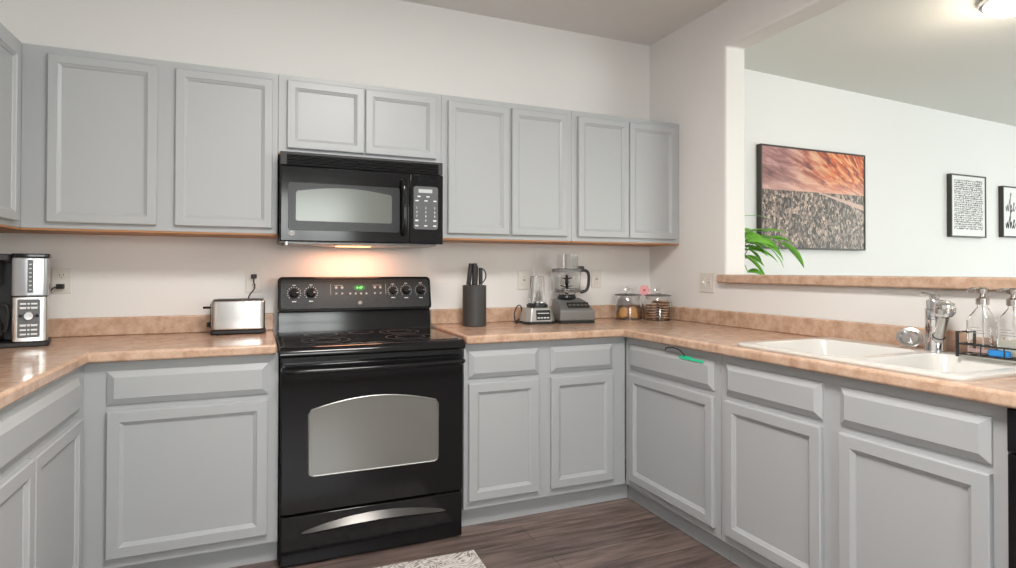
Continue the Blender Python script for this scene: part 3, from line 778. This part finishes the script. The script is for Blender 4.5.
# ---------------------------------------------------------------- knives in a round block
def knives():
    cx, cy = -1.322, -.190; R_ = .066; hh = .226
    t = thing('knife_holder', 'matte black cylindrical knife holder right of the range', 'knife block', (cx, cy, CT+.0005))
    b = BM(); lathe(b, [(0, 0), (R_-.003, 0), (R_, .003), (R_, hh-.002), (R_-.002, hh), (R_-.008, hh), (R_-.010, hh-.004), (R_-.010, .008), (0, .008)], seg=48); finish('cylinder', b, darkgrey, t, smooth=True)
    ks = [(-.036, .000, 7, .120, 'leftmost and tallest black knife handle in the round holder, leaning right', .0135),
          (-.006, -.014, 1, .120, 'tall black knife handle second from the left in the round holder', .0145),
          (.014, .022, 2, .106, 'short black knife handle third from the left in the round holder', .012)]
    for i, (dx, dy, tilt, L, lab, r) in enumerate(ks):
        k = thing('knife', lab, 'knife', (cx+dx, cy+dy, CT+hh+.002), 0, 'knives in the round holder'); k.rotation_euler = (0, rad(tilt), 0)
        b = BM(); prism_z(b, rrect(-r*.82, r*.82, -r, r, r*.6, 4), 0, L); finish('handle', b, blackm, k, bevel=.003)
        b = BM(); box(b, -.001, .001, -.010, .010, -.12, -.0005); finish('blade', b, steel, k)
    s = thing('scissors', 'black-handled kitchen scissors at the right of the round holder', 'scissors', (cx+.036, cy+.0, CT+hh+.002))
    b = BM(); prism_z(b, rrect(-.010, .010, -.009, .009, .004, 3), 0, .096); finish('handle_bar', b, blackm, s, bevel=.003)
    b = BM(); tube(b, smoothpath([(.008, 0, .008), (.026, 0, .030), (.032, 0, .055), (.022, 0, .082), (.006, 0, .088)], 6), .0035, 8); finish('finger_loop', b, blackm, s, smooth=True)
    b = BM(); box(b, -.005, .005, -.001, .001, -.12, -.0005); finish('blade', b, steel, s)
knives()

# ---------------------------------------------------------------- personal blender
def blender_():
    cx, cy = -.925, -.170
    t = thing('personal_blender', 'small silver blender base with a clear cup, left of the food processor', 'blender', (cx, cy, CT+.0005), rad(-6))
    def oct_(w, d, c): return [(-w+c, -d), (w-c, -d), (w, -d+c), (w, d-c), (w-c, d), (-w+c, d), (-w, d-c), (-w, -d+c)]
    b = BM(); prism_z(b, oct_(.098, .078, .03), 0, .012); finish('foot_ring', b, blackm, t, bevel=.003)
    b = BM(); prism_z(b, oct_(.096, .076, .03), .0125, .092, s1=.80); finish('motor_base', b, steel_d if False else mat('silver_plastic', (.48, .47, .45), .32, metal=.55), t, bevel=.005)
    b = BM(); v = prism(b, rrect(-.030, .056, .024, .080, .004, 3), -.076, -.0795)
    for q in v: q.co.y += (q.co.z-.0125)*.18
    p = finish('button_panel', b, blackp, t)
    b = BM()
    for k in range(4): box(b, -.024+.019*k, -.010+.019*k, -.0800+.0035, -.0788+.0035, .033, .040)
    v = b.verts[:]
    text_bar = box(b, -.022, .048, -.0795+.009, -.0785+.007, .060, .064)
    finish('panel_marks', b, white_p, p)
    b = BM(); lathe(b, [(0, 0), (.056, 0), (.056, .018), (.05, .026), (0, .026)], (0, 0, .0925), 32); finish('collar', b, blackp, t, smooth=True)
    for k in range(4):
        a = k*pi/2+pi/4
        b = BM(); box(b, .052, .064, -.012, .012, 0, .016, M=Matrix.Translation((0, 0, .094)) @ Matrix.Rotation(a, 4, 'Z')); finish('locking_tab', b, blackm, t, bevel=.002)
    b = BM(); lathe(b, [(.040, 0), (.0475, 0), (.044, .06), (.041, .145), (.037, .157), (0, .159), (0, .1565), (.035, .1545), (.0385, .144), (.0415, .06), (.0415, .004), (.040, 0)], (0, 0, .119), 32); finish('clear_cup', b, clearp, t, smooth=True)
    b = BM()
    for a in (0, pi/2): box(b, -.022, .022, -.004, .004, .002, .004, M=Matrix.Translation((0, 0, .123)) @ Matrix.Rotation(a, 4, 'Z') @ Matrix.Rotation(rad(14), 4, 'Y'))
    lathe(b, [(0, 0), (.006, 0), (.006, .012), (0, .012)], (0, 0, .119), 10)
    finish('blade', b, steel, t)
    c = thing('power_cord', 'black cord coiled behind the small blender base', 'cord', (cx-.095, cy, CT))
    b = BM(); tube(b, smoothpath([(-.004, .05, .004), (-.035, .02, .012), (-.032, .04, .06), (-.006, .055, .10), (.03, .085, .092), (.035, .095, .03), (-.01, .09, .004)], 7), .0038, 8); finish('cable', b, blackm, c, smooth=True)
blender_()

# ---------------------------------------------------------------- food processor
def processor():
    cx, cy = -.700, -.185
    t = thing('food_processor', 'grey food processor with clear bowl and black handle on the back counter', 'food processor', (cx, cy, CT+.0005), rad(-8))
    silver = MATS['silver_plastic']
    b = BM(); prism_z(b, rrect(-.112, .112, -.095, .085, .02, 5), 0, .014); finish('foot_ring', b, blackm, t, bevel=.004)
    b = BM()   # wedge body: high at the back-left, sloping front
    prism_x(b, [(-.095, .0145), (-.097, .075), (-.035, .130), (.03, .142), (.085, .142), (.085, .0145)], -.112, .112)
    for v in b.verts:
        if v.co.z > .1: v.co.x = v.co.x*.72-.012
        elif v.co.z > .05: v.co.x *= .985
    finish('motor_base', b, mat('gunmetal_plastic', (.24, .24, .235), .33, metal=.45), t, bevel=.008, seg=3)
    # sloped button strip
    Mp = Matrix.Translation((.012, -.066, .1045)) @ Matrix.Rotation(rad(41.5), 4, 'X')
    b = BM(); box(b, -.068, .068, -.022, .022, 0, .0025, M=Mp); p = finish('button_panel', b, blackp, t, bevel=.001)
    b = BM()
    for k in range(5): box(b, -.060+.025*k, -.042+.025*k, -.008, .006, .0027, .0045, M=Mp)
    finish('buttons', b, steel_d, p)
    bx = -.030
    b = BM(); lathe(b, [(0, 0), (.052, 0), (.056, .006), (.050, .022), (0, .022)], (bx, .010, .1425), 32); finish('bowl_seat', b, blackp, t, smooth=True)
    z0 = .165
    b = BM(); lathe(b, [(0, 0), (.050, 0), (.056, .012), (.077, .016), (.080, .040), (.086, .132), (.0835, .132), (.0775, .040), (.0745, .0185), (.054, .0145), (.048, .003), (0, .003)], (bx, .010, z0), 40); finish('clear_bowl', b, clearp, t, smooth=True)
    b = BM(); lathe(b, [(.0835, .028), (.0842, .031), (.0835, .034)], (bx, .010, z0), 40); lathe(b, [(.079, .014), (.081, .018), (.079, .022)], (bx, .010, z0), 40); finish('bowl_band', b, steel_d, t, smooth=True)
    # blade stack
    b = BM(); lathe(b, [(0, .004), (.010, .004), (.008, .115), (0, .118)], (bx, .010, z0), 14)
    for k, (zz, a) in enumerate(((.025, 20), (.045, 140), (.07, 250), (.092, 30))):
        box(b, .004, .040, -.012, .012, -.002, .002, M=Matrix.Translation((bx, .010, z0+zz)) @ Matrix.Rotation(rad(a), 4, 'Z') @ Matrix.Rotation(rad(-12), 4, 'Y'))
        box(b, .004, .034, -.010, .010, -.002, .002, M=Matrix.Translation((bx, .010, z0+zz)) @ Matrix.Rotation(rad(a+180), 4, 'Z') @ Matrix.Rotation(rad(-12), 4, 'Y'))
    finish('chopping_blade', b, blackm, t)
    # lid and chute
    b = BM(); lathe(b, [(0, .1325), (.090, .1325), (.091, .150), (.084, .156), (0, .158)], (bx, .010, z0), 40); finish('lid', b, mat('smoky_lid_plastic', (.40, .41, .41), .1, trans=.6), t, smooth=True)
    b = BM(); lathe(b, [(.0405, .1585), (.0435, .1585), (.0435, .240), (.0405, .240)], (bx+.026, .010, z0), 32); lathe(b, [(.0405, .1585), (.0405, .240)], (bx+.026, .010, z0), 32); ch = finish('feed_chute', b, clearp, t, smooth=True)
    b = BM(); lathe(b, [(0, .16), (.033, .16), (.037, .240), (.037, .243), (0, .243)], (bx+.026, .010, z0), 28); finish('pusher', b, mat('frosted_plastic', (.93, .94, .93), .1, trans=.9), t, smooth=True)
    # handle
    b = BM(); P = smoothpath([(bx+.080, .002, z0+.145), (bx+.118, -.004, z0+.142), (bx+.134, -.006, z0+.120), (bx+.133, -.006, z0+.060), (bx+.118, -.004, z0+.024), (bx+.084, .002, z0+.014)], 6)
    tube(b, P, .0095, 12); finish('handle', b, blackm, t, smooth=True)
    b = BM(); box(b, bx+.068, bx+.104, -.014, .014, z0+.136, z0+.170); finish('lid_lock', b, blackm, t, bevel=.004)
processor()

# ---------------------------------------------------------------- cookie jars
def cookies_and_jars():
    J = [(-.262, -.128, .080), (-.128, -.254, .080)]
    jar0 = thing('cookie_jar', 'round glass cookie jar in the corner holding golden cookies, left of its twin', 'jar', (J[0][0], J[0][1], CT+.0005), 0, 'glass cookie jars')
    R_ = .086
    b = BM(); lathe(b, [(0, 0), (R_-.006, 0), (R_, .006), (R_, .110), (R_-.010, .132), (R_-.014, .150), (R_-.017, .150), (R_-.014, .130), (R_-.004, .109), (R_-.004, .008), (R_-.008, .005), (0, .005)], seg=40); finish('jar_body', b, glass, jar0, smooth=True)
    b = BM(); lathe(b, [(0, .1505), (R_-.004, .1505), (R_-.002, .155), (R_-.010, .159), (.02, .166), (.009, .170), (.011, .182), (.024, .190), (.022, .200), (0, .203)], seg=40); ld = finish('lid', b, glass, jar0, smooth=True)
    b = BM(); lathe(b, [(R_-.003, .151), (R_-.0005, .1535), (R_-.003, .157)], seg=40); finish('lid_rim', b, steel_d, ld, smooth=True)
    copy_thing(jar0, (J[1][0], J[1][1], CT+.0005), 0, 'round glass cookie jar packed with brown cookies, against the right wall splash')
    # golden cookies: flat piles plus a few standing on edge at the front
    def cookie(name, m, r, th, cr=None, label='', group=''):
        o = thing(name, label, 'cookie', (0, 0, 0), 0, group)
        b = BM(); lathe(b, [(0, 0), (r*.93, 0), (r, th*.25), (r, th*.7), (r*.9, th*.93), (0, th)], seg=20)
        finish('biscuit', b, m, o, smooth=True)
        if cr:
            b = BM(); lathe(b, [(0, th+.0003), (r*.90, th+.0003), (r*.93, th+.0050), (0, th+.0050)], seg=20); finish('cream', b, cream, o, smooth=True)
        return o
    z0 = CT+.0065
    g = cookie('cookie', cookie1, .0275, .009, None, 'round golden cookie inside the left glass jar', 'golden cookies in the left jar')
    spots = []
    vx, vy = -.566, -.824   # direction from jar toward the camera
    cx, cy = J[0][0], J[0][1]
    for k, (a, n) in enumerate(((55, 4), (119, 3), (-9, 4))):
        ax, ay = .0535*cos(rad(a)), .0535*sin(rad(a))
        for q in range(n): spots.append((cx+ax, cy+ay, z0+.0095*q, 0, 0))
    first = True
    def place(base, first, lc, eul):
        c = base if first else copy_thing(base, lc)
        c.location = lc; c.rotation_euler = eul
        return c
    for s in spots:
        place(g, first, (s[0], s[1], s[2]), (0, 0, 0)); first = False
    yaw = math.atan2(vy, vx)+pi/2
    for off, dep, zz, roll in ((-.031, .044, .029, 0), (.029, .048, .030, 6), (-.026, .018, .042, 0), (.030, .018, .048, 0)):
        place(g, False, (cx+vx*dep-vy*off, cy+vy*dep+vx*off, z0+zz), (rad(72), rad(roll), yaw))
    # brown sandwich cookies: columns of flat ones
    h = cookie('sandwich_cookie', cookie2, .0315, .0100, True, 'brown sandwich cookie stacked inside the right glass jar', 'brown cookies in the right jar')
    cx, cy = J[1][:2]; first = True
    for a, n in ((175, 6), (295, 7), (55, 7)):
        for q in range(n):
            j = random.uniform(-.0015, .0015)
            place(h, first, (cx+.0455*cos(rad(a))+j, cy+.0455*sin(rad(a))+j*.6, z0+.0001+.0165*q), (rad(random.uniform(-2, 2)), rad(random.uniform(-2, 2)), random.random()*6)); first = False
    # pink blossom between the lids
    t = thing('pink_flower', 'small pink flower ornament resting between the two cookie jar lids', 'flower', (-.196, -.210, CT+.163))
    b = BM()
    for k in range(6):
        a = k*pi/3
        lathe(b, [(0, -.004), (.013, -.002), (.015, .002), (.010, .005), (0, .006)], seg=12, M=Matrix.Rotation(rad(-37), 4, 'Z') @ Matrix.Rotation(rad(78), 4, 'X') @ Matrix.Scale(1.15, 4) @ Matrix.Translation((.015*cos(a), .015*sin(a)+.020, 0)))
    finish('petals', b, pink, t, smooth=True)
    b = BM(); lathe(b, [(0, -.002), (.007, .002), (.006, .009), (0, .011)], seg=12, M=Matrix.Rotation(rad(-37), 4, 'Z') @ Matrix.Rotation(rad(78), 4, 'X') @ Matrix.Scale(1.15, 4) @ Matrix.Translation((0, .020, 0))); finish('centre', b, mat('dark_pink', (.35, .09, .10), .6), t, smooth=True)
cookies_and_jars()

# ---------------------------------------------------------------- faucet, strainer, caddy, soap
SZ = CT+.0135
def faucet():
    t = thing('faucet', 'chrome pull-out kitchen faucet behind the sink', 'faucet', (-.112, -1.878, SZ))
    b = BM(); lathe(b, [(0, 0), (.034, 0), (.034, .004), (.031, .010), (.031, .085), (.030, .150), (.027, .155), (.027, .185), (.024, .190), (0, .192)], seg=36); finish('body', b, chrome, t, smooth=True)
    b = BM()
    for z in (.118, .128, .155): lathe(b, [(.0305, z-.001), (.0322, z), (.0305, z+.001)], seg=36)
    finish('trim_rings', b, steel_d, t, smooth=True)
    b = BM(); lathe(b, [(0, .1925), (.016, .1925), (.018, .20), (.012, .210), (0, .212)], seg=24)
    tube(b, [(0, 0, .205), (-.004, .03, .212), (-.006, .042, .214)], [.009, .007, .006], 10); finish('lever', b, chrome, t, smooth=True)
    # spray wand leaning toward the sink
    p0 = Vector((-.030, -.030, .056)); p1 = Vector((-.078, -.078, .140))
    q = Vector((0, 0, 1)).rotation_difference((p1-p0).normalized()).to_matrix().to_4x4()
    M = Matrix.Translation(p0) @ q; L = (p1-p0).length
    b = BM(); lathe(b, [(0, -.012), (.0185, -.012), (.0185, .0), (.0165, .02), (.0175, L*.6), (.0165, L), (0, L)], seg=28, M=M); wn = finish('spray_wand', b, steel, t, smooth=True)
    b = BM(); lathe(b, [(.0180, .002), (.0205, .005), (.0180, .008)], seg=28, M=M); finish('seal_ring', b, blackm, wn, smooth=True)
    M2 = Matrix.Translation((-.086, -.086, .163)) @ Matrix.Rotation(rad(-10), 4, 'Y') @ Matrix.Rotation(rad(10), 4, 'X')
    b = BM(); lathe(b, [(0, -.024), (.024, -.024), (.029, -.018), (.030, .008), (.026, .020), (.014, .026), (0, .028)], seg=32, M=M2)
    for k in range(16):
        a = 2*pi*k/16; box(b, .0285, .0312, -.0025, .0025, -.014, .008, M=M2 @ Matrix.Rotation(a, 4, 'Z'))
    hd = finish('spray_head', b, chrome, t, smooth=True)
    b = BM(); lathe(b, [(0, -.0255), (.020, -.0255), (.022, -.0242), (0, -.0242)], seg=28, M=M2); finish('nozzle_face', b, steel_d, hd)
    s = thing('sink_strainer', 'round steel sink strainer leaning against the left of the faucet', 'strainer', (-.115, -1.800, SZ+.0005))
    nrm = Vector((-.648, -.377, .65)).normalized()
    M = Matrix.Translation((-.012, .004, .042)) @ Vector((0, 0, 1)).rotation_difference(nrm).to_matrix().to_4x4()
    b = BM(); lathe(b, [(.034, .0), (.043, .003), (.045, .001), (.043, -.002), (.034, -.003), (.028, -.010), (0, -.012), (0, -.0105), (.026, -.0085), (.034, 0)], seg=36, M=M); bs = finish('basket', b, steel, s, smooth=True)
    b = BM(); lathe(b, [(0, -.010), (.005, -.010), (.004, .002), (.008, .004), (.008, .008), (0, .009)], seg=16, M=M); finish('knob', b, chrome, s, smooth=True)
faucet()

def caddy():
    # local x along -y of the room (rot -90): width; local y toward the wall
    cx, cy = -.140, -2.135
    t = thing('sink_caddy', 'black wire sink caddy with a white tray behind the sink', 'caddy', (cx, cy, SZ), rad(-90))
    L, D = .135, .048
    b = BM(); r = .003
    for z in (.045, .010):
        P = [(-L, -D, z), (L, -D, z), (L, D, z), (-L, D, z), (-L, -D, z)]
        for A, B in zip(P, P[1:]): tube(b, [A, B], r if z > .02 else .002, 6)
    for k in range(5): 
        xx = -L+2*L*k/4
        tube(b, [(xx, -D, .010), (xx, -D, .045)], .0018, 6); tube(b, [(xx, D, .010), (xx, D, .045)], .0018, 6)
    for k in range(1, 8): tube(b, [(-L+2*L*k/8, -D, .010), (-L+2*L*k/8, D, .010)], .0015, 6)
    finish('wire_rail', b, blackm, t, smooth=True)
    for sx in (-1, 1):
        b = BM(); box(b, sx*(L+.004)-.004, sx*(L+.004)+.004, -D-.004, -D+.004, 0, .088); box(b, sx*(L+.004)-.004, sx*(L+.004)+.004, D-.004, D+.004, 0, .088)
        box(b, sx*(L+.004)-.0025, sx*(L+.004)+.0025, -D+.004, D-.004, .082, .088)
        finish('end_frame', b, blackm, t, bevel=.001)
    b = BM(); box(b, -L+.004, L-.004, -D+.004, D-.004, .0015, .0075); finish('drip_tray', b, sink_m, t, bevel=.002)
    s = thing('sponge', 'blue sponge lying in the sink caddy in front of the bottles', 'sponge', (cx-.031, cy+.022, SZ+.013), rad(-88))
    b = BM(); prism_z(b, rrect(-.030, .030, -.011, .011, .008, 4), 0, .022); finish('pad', b, blue, s, bevel=.005, seg=3)
    def bottle(label, x, y, liq, lev):
        o = thing('soap_dispenser', label, 'soap dispenser', (x, y, SZ+.0125), rad(-90), 'glass soap bottles in the caddy')
        def sq(w, z, c=.010): return [(px, py, z) for px, py in rrect(-w, w, -w*.66, w*.66, c, 4)]
        prof = [(.038, 0), (.041, .004), (.041, .112), (.036, .130), (.018, .155), (.0155, .160), (.0155, .168)]
        inner = [(w_-.003 if w_ > .02 else w_-.002, z) for w_, z in reversed(prof[1:])]
        b = BM(); prev = None
        for w_, z in prof+inner+[(.037, .0035)]:
            ring = [b.verts.new(p) for p in sq(w_, z, min(w_*.6, .012 if z < .13 else w_*.60))]
            if prev:
                for k in range(len(ring)): b.faces.new((prev[k], prev[(k+1) % len(ring)], ring[(k+1) % len(ring)], ring[k]))
            else: b.faces.new(ring)
            prev = ring
        b.faces.new(prev)
        finish('glass_bottle', b, glass, o, smooth=True)
        b = BM(); prism_z(b, rrect(-.0365, .0365, -.0235, .0235, .008, 4), .0055, lev); finish('liquid_soap', b, liq, o)
        b = BM(); lathe(b, [(0, .1685), (.019, .1685), (.019, .190), (.013, .194), (.008, .196), (.008, .206), (.017, .207), (.018, .222), (.012, .228), (0, .229)], seg=28)
        tube(b, smoothpath([(0, 0, .218), (-.03, -.004, .222), (-.044, -.006, .214)], 4), [.006]*5+[.0045]*4, 10)
        finish('pump', b, mat('brushed_nickel', (.52, .49, .46), .25, metal=1) if 'brushed_nickel' not in MATS else MATS['brushed_nickel'], o, smooth=True)
        b = BM(); tube(b, [(0, 0, .168), (.002, 0, .02)], .002, 6); finish('dip_tube', b, white_p, o)
        b = BM()
        for k in range(3): box(b, -.024, .024-.008*k, -.0292, -.0288, .070+.009*k, .0725+.009*k)
        finish('label_lettering', b, grey_p, o)
    bottle('clear glass soap dispenser nearly empty, left one in the sink caddy', cx+.014, cy+.094, liquidp, .018)
    bottle('glass soap dispenser half full of cream soap, right one in the sink caddy', cx+.014, cy+.004, liquid, .055)
caddy()

# ---------------------------------------------------------------- green tape and cable on the corner drawer
def tape():
    b = BM(); box(b, -.6322, -.6316, -1.235, -1.075, .838, .849); box(b, -.6328, -.6322, -1.16, -1.09, .844, .856)
    tag(finish('tape_strip', b, tape_m), 'strip of green painter tape stuck on the corner base drawer', 'tape')
    b = BM(); tube(b, smoothpath([(-.640, -.985, .866), (-.644, -1.00, .878), (-.645, -1.05, .884), (-.644, -1.09, .878), (-.640, -1.115, .862), (-.636, -1.118, .856)], 6), .0028, 8)
    tag(finish('cable_loop', b, blackm, smooth=True), 'thin black cable loop hanging under the counter above the green tape', 'cable')
tape()

# ---------------------------------------------------------------- dishwasher
def dishwasher():
    t = thing('dishwasher', 'black dishwasher at the right edge beside the sink cabinet', 'dishwasher', (0, -2.36, 0), rad(-90))
    b = BM(); box(b, .003, .60, -.58, -.03, .1, .888); finish('tub', b, blackm, t)
    b = BM(); box(b, .003, .60, -.63, -.5805, .105, .770); d = finish('door', b, black, t, bevel=.004)
    b = BM(); box(b, .003, .60, -.632, -.5805, .774, .888); finish('control_panel', b, black, t, bevel=.004)
    b = BM(); tube(b, smoothpath([(.06, -.63, .73), (.07, -.665, .73), (.30, -.67, .73), (.53, -.665, .73), (.54, -.63, .73)], 5), .010, 10); finish('handle', b, black, d, smooth=True)
    b = BM(); box(b, .003, .60, -.555, -.54, .001, .0995); finish('toe_kick', b, blackm, t)
    t2 = thing('base_cabinet', 'grey end cabinet beyond the dishwasher', 'cabinet', (0, -2.965, 0), rad(-90))
dishwasher()
for o in list(bpy.data.objects):
    if o.name.startswith('base_cabinet') and not o.children: bpy.data.objects.remove(o)

# ---------------------------------------------------------------- rug
def rug():
    t = thing('rug', 'patterned cream and grey rug on the floor before the range', 'rug', (-1.545, -.815, 0), rad(-1.5))
    b = BM(); box(b, -.85, 0, -.62, 0, .0005, .009); finish('pile', b, rug_m, t, bevel=.003)
rug()

# ---------------------------------------------------------------- living room: pictures, plant, ceiling lamp
def picture(name, label, x0, x1, z0, z1, d, m, ph=0):
    t = thing(name, label, 'picture', (x0, -d, z0))
    w, h = x1-x0, z1-z0; f = .012
    b = BM(); slab(b, [0, f, w-f, w], [0, f, h-f, h], lambda i, j: not (i == 1 and j == 1), 0, d-.001, lambda u, v, q: (u, q, v)); finish('frame', b, frame_m, t, bevel=.001)
    b = BM(); box(b, f+.0005, w-f-.0005, .006, .012, f+.0005, h-f-.0005)
    return t, finish('print', b, m, t), w, h
picture('city_picture', 'large framed sunset cityscape print on the living room wall', .955, 2.075, 1.375+H, 2.145+H, .045, city_m)
def art():
    t, p, w, h = picture('word_art_picture', 'small framed black-on-white word art print, right of the cityscape', 3.19, 3.70, 1.515+H, 2.075+H, .04, paper)
    b = BM(); random.seed(3)
    r = 0; z = h-.06
    while z > .06:
        x = .05
        while x < w-.06:
            L = random.uniform(.006, .030); hh = .008+.007*random.random()
            if x+L > w-.05: L = w-.05-x
            k = random.random()
            if k < .35: box(b, x, x+.003, .0035, .0055, z, z+hh); box(b, x+.003, x+L, .0035, .0055, z+hh-.003, z+hh)
            elif k < .65: box(b, x, x+L, .0035, .0055, z, z+.003); box(b, x+L/2-.0015, x+L/2+.0015, .0035, .0055, z+.003, z+hh)
            else: box(b, x, x+.003, .0035, .0055, z, z+hh); box(b, x+L-.003, x+L, .0035, .0055, z, z+hh); box(b, x+.003, x+L-.003, .0035, .0055, z+hh*.4, z+hh*.4+.003)
            x += L+random.uniform(.004, .008)
        z -= .0195
    finish('lettering', b, darkgrey, p)
    t, p, w, h = picture('script_picture', 'small framed brush-script print cut by the right edge', 3.96, 4.47, 1.530+H, 2.010+H, .04, paper)
    b = BM(); c = BM()
    def scr(bb, z, s):
        P = [(.05, z), (.062, z-.03*s), (.075, z+.01*s), (.088, z-.03*s), (.103, z+.02*s), (.135, z+.075*s), (.125, z+.075*s), (.118, z-.03*s), (.135, z+.012*s), (.15, z-.03*s), (.172, z-.005*s), (.188, z+.02*s), (.175, z+.02*s), (.178, z-.03*s), (.21, z), (.24, z+.02*s), (.25, z-.03*s), (.29, z+.02*s), (.30, z-.03*s), (.36, z+.01*s)]
        tube(bb, smoothpath([(a, .0048, q) for a, q in P], 5), .0035, 5)
    scr(c, .29, 1.5); scr(b, .13, 1.5)
    finish('upper_script', c, mat('grey_ink', (.28, .28, .29), .6), p); finish('lower_script', b, darkgrey, p)
art()

def plant():
    cx, cy = .40, -.30
    s = thing('plant_stand', 'tall white plant stand in the living room behind the jamb', 'plant stand', (cx, cy, 0))
    b = BM(); lathe(b, [(0, 1.02), (.15, 1.02), (.15, 1.04), (0, 1.04)], seg=32); finish('top', b, trimw, s)
    for k in range(3):
        a = rad(120*k); b = BM(); tube(b, [(.16*cos(a), .16*sin(a), .001), (.09*cos(a), .09*sin(a), 1.0195)], .012, 8); finish('leg', b, trimw, s)
    t = thing('potted_plant', 'leafy green plant spilling past the jamb above the ledge', 'plant', (cx, cy, 1.0405))
    b = BM(); lathe(b, [(0, 0), (.075, 0), (.10, .14), (.106, .15), (.10, .152), (.09, .14), (.068, .012), (0, .012)], seg=28); finish('pot', b, terra, t, smooth=True)
    b = BM(); lathe(b, [(0, .013), (.068, .013), (.084, .125), (0, .130)], seg=24); finish('soil', b, soil, t)
    lf = BM(); st = BM(); random.seed(11)
    def leaf(base, d, L, W, droop, roll=0):
        d = Vector(d).normalized(); side = d.cross(Vector((0, 0, 1))).normalized(); side = (Matrix.Rotation(roll, 3, d) @ side)
        n = 9; rows = []; p = Vector(base); dd = d.copy()
        for i in range(n+1):
            u = i/n; wd = W*sin(pi*min(1, u*.92+.06))**.8*(1-u*.35) if i < n else .0008
            up = side.cross(dd).normalized()
            rows.append([lf.verts.new(p-side*wd+up*wd*.25), lf.verts.new(p), lf.verts.new(p+side*wd+up*wd*.25)])
            p = p+dd*(L/n); dd = (dd+Vector((0, 0, -droop/n))).normalized()
        for A, B in zip(rows, rows[1:]):
            for k in (0, 1): lf.faces.new((A[k], A[k+1], B[k+1], B[k]))
    # visible leaves: direction mostly +x and -y past the jamb (towards the right in view)
    right = Vector((.70, -.71, 0))
    back = Vector((.71, .70, 0))
    # (u along right, v along back, z, direction(u,v,z), length, width, droop); world z
    spec = [(.08, 0, 1.60, (.9, .1, .02), .17, .016, .2),
            (.08, .02, 1.47, (.8, .1, .55), .17, .030, .9),
            (.10, -.05, 1.47, (.9, -.1, -.15), .16, .045, .9),
            (.08, .05, 1.50, (.9, -.1, -.25), .15, .040, .8),
            (.12, 0, 1.455, (.95, .1, .18), .27, .034, .9),
            (.12, .06, 1.425, (.95, .2, .14), .24, .030, .9),
            (.13, -.04, 1.42, (.85, -.3, -.1), .14, .042, 1.6),
            (.10, .05, 1.39, (.6, .4, -.2), .17, .038, 1.3),
            (.10, -.05, 1.375, (.9, -.1, .1), .22, .036, 1.2),
            (.22, .02, 1.41, (.8, .1, -.2), .16, .040, 1.6),
            (.32, .04, 1.42, (.7, .3, -.35), .22, .030, 1.3),
            (.25, -.03, 1.385, (.6, -.2, -.6), .15, .022, .9),
            (.10, -.08, 1.34, (.7, -.2, -.6), .20, .050, .5),
            (.12, 0, 1.235, (.7, 0, .2), .12, .034, 1.6),
            (.20, .05, 1.50, (.9, .2, .2), .17, .026, .8),
            (.16, 0, 1.44, (.9, .2, .0), .15, .036, .8),
            (.09, .08, 1.52, (.7, .3, -.3), .15, .032, .9), (.10, -.10, 1.43, (.95, 0, .25), .19, .032, 1.1),
            (.09, 0, 1.40, (.9, 0, -.05), .17, .040, .9), (.20, .10, 1.47, (.8, .3, .05), .16, .028, 1.1),
            (.24, 0, 1.45, (.9, .1, .15), .16, .024, 1.0), (.09, .05, 1.33, (.95, .1, .1), .15, .030, 1.3)]
    for u, v, z, dr, L, W, dp in spec:
        base = right*u+back*v+Vector((0, 0, z-1.0405))
        leaf(base, right*dr[0]+back*dr[1]+Vector((0, 0, dr[2])), L, W, dp, random.uniform(-.6, .9))
        tube(st, smoothpath([(0, 0, .12), tuple(base*.5+Vector((0, 0, .20))), tuple(base)], 4), .0025, 6)
    for k in range(16):
        a = rad(40+random.uniform(0, 230)); z = random.uniform(.2, .45); base = Vector((.06*cos(a), .06*sin(a), z))
        leaf(base, (cos(a), sin(a)*.9, random.uniform(.0, .4)), random.uniform(.10, .17), .026, random.uniform(.7, 1.6))
        tube(st, [(0, 0, .12), tuple(base*.6+Vector((0, 0, .05))), tuple(base)], .0025, 6)
    o = finish('foliage', lf, leaf_m, t, smooth=True); sd = o.modifiers.new('thick', 'SOLIDIFY'); sd.thickness = .0008
    finish('stems', st, stem_m, t, smooth=True)
plant()

def lamp():
    x, y = 1.275, -1.45; z = 2.711+H-.027*(x-.15)
    t = thing('ceiling_lamp', 'round flush-mount ceiling lamp with chrome rim in the living room', 'ceiling light', (x, y, z-.006))
    b = BM(); lathe(b, [(0, 0), (.135, 0), (.148, -.010), (.146, -.028), (.130, -.030), (.130, -.02), (0, -.02)], seg=48); finish('rim', b, chrome, t, smooth=True)
    b = BM(); lathe(b, [(.129, -.0205), (.129, -.034), (.112, -.060), (.08, -.078), (.03, -.086), (0, -.087)], seg=48); finish('dome', b, lamp_glass, t, smooth=True)
    L = bpy.data.lights.new('living_lamp_light', 'POINT'); L.energy = 6; L.color = (1, .85, .68); L.shadow_soft_size = .10
    o = bpy.data.objects.new('living_lamp_light', L); COL.objects.link(o); o.location = (x, y, z-.20)
    # added kitchen fill lamp, over the floor and unseen above the frame
    x, y = -1.85, -2.35
    t = thing('ceiling_lamp', 'added square ceiling fill lamp over the kitchen floor, out of view', 'ceiling light', (x, y, CZ-.001))
    b = BM(); slab(b, [-.35, -.33, .33, .35], [-.35, -.33, .33, .35], lambda i, j: not (i == 1 and j == 1), -.07, 0, lambda u, v, w: (u, v, w)); finish('frame', b, steel, t, bevel=.003)
    b = BM(); box(b, -.329, .329, -.329, .329, -.062, -.050); finish('diffuser', b, mat('kitchen_fill_diffuser', (1, .96, .9), .4, emit=(1, .93, .84), es=1.0), t)
    area('kitchen_fill_light', (x, y, CZ-.075), (0, 0, 0), .62, .62, 47, (1, .955, .91))
lamp()
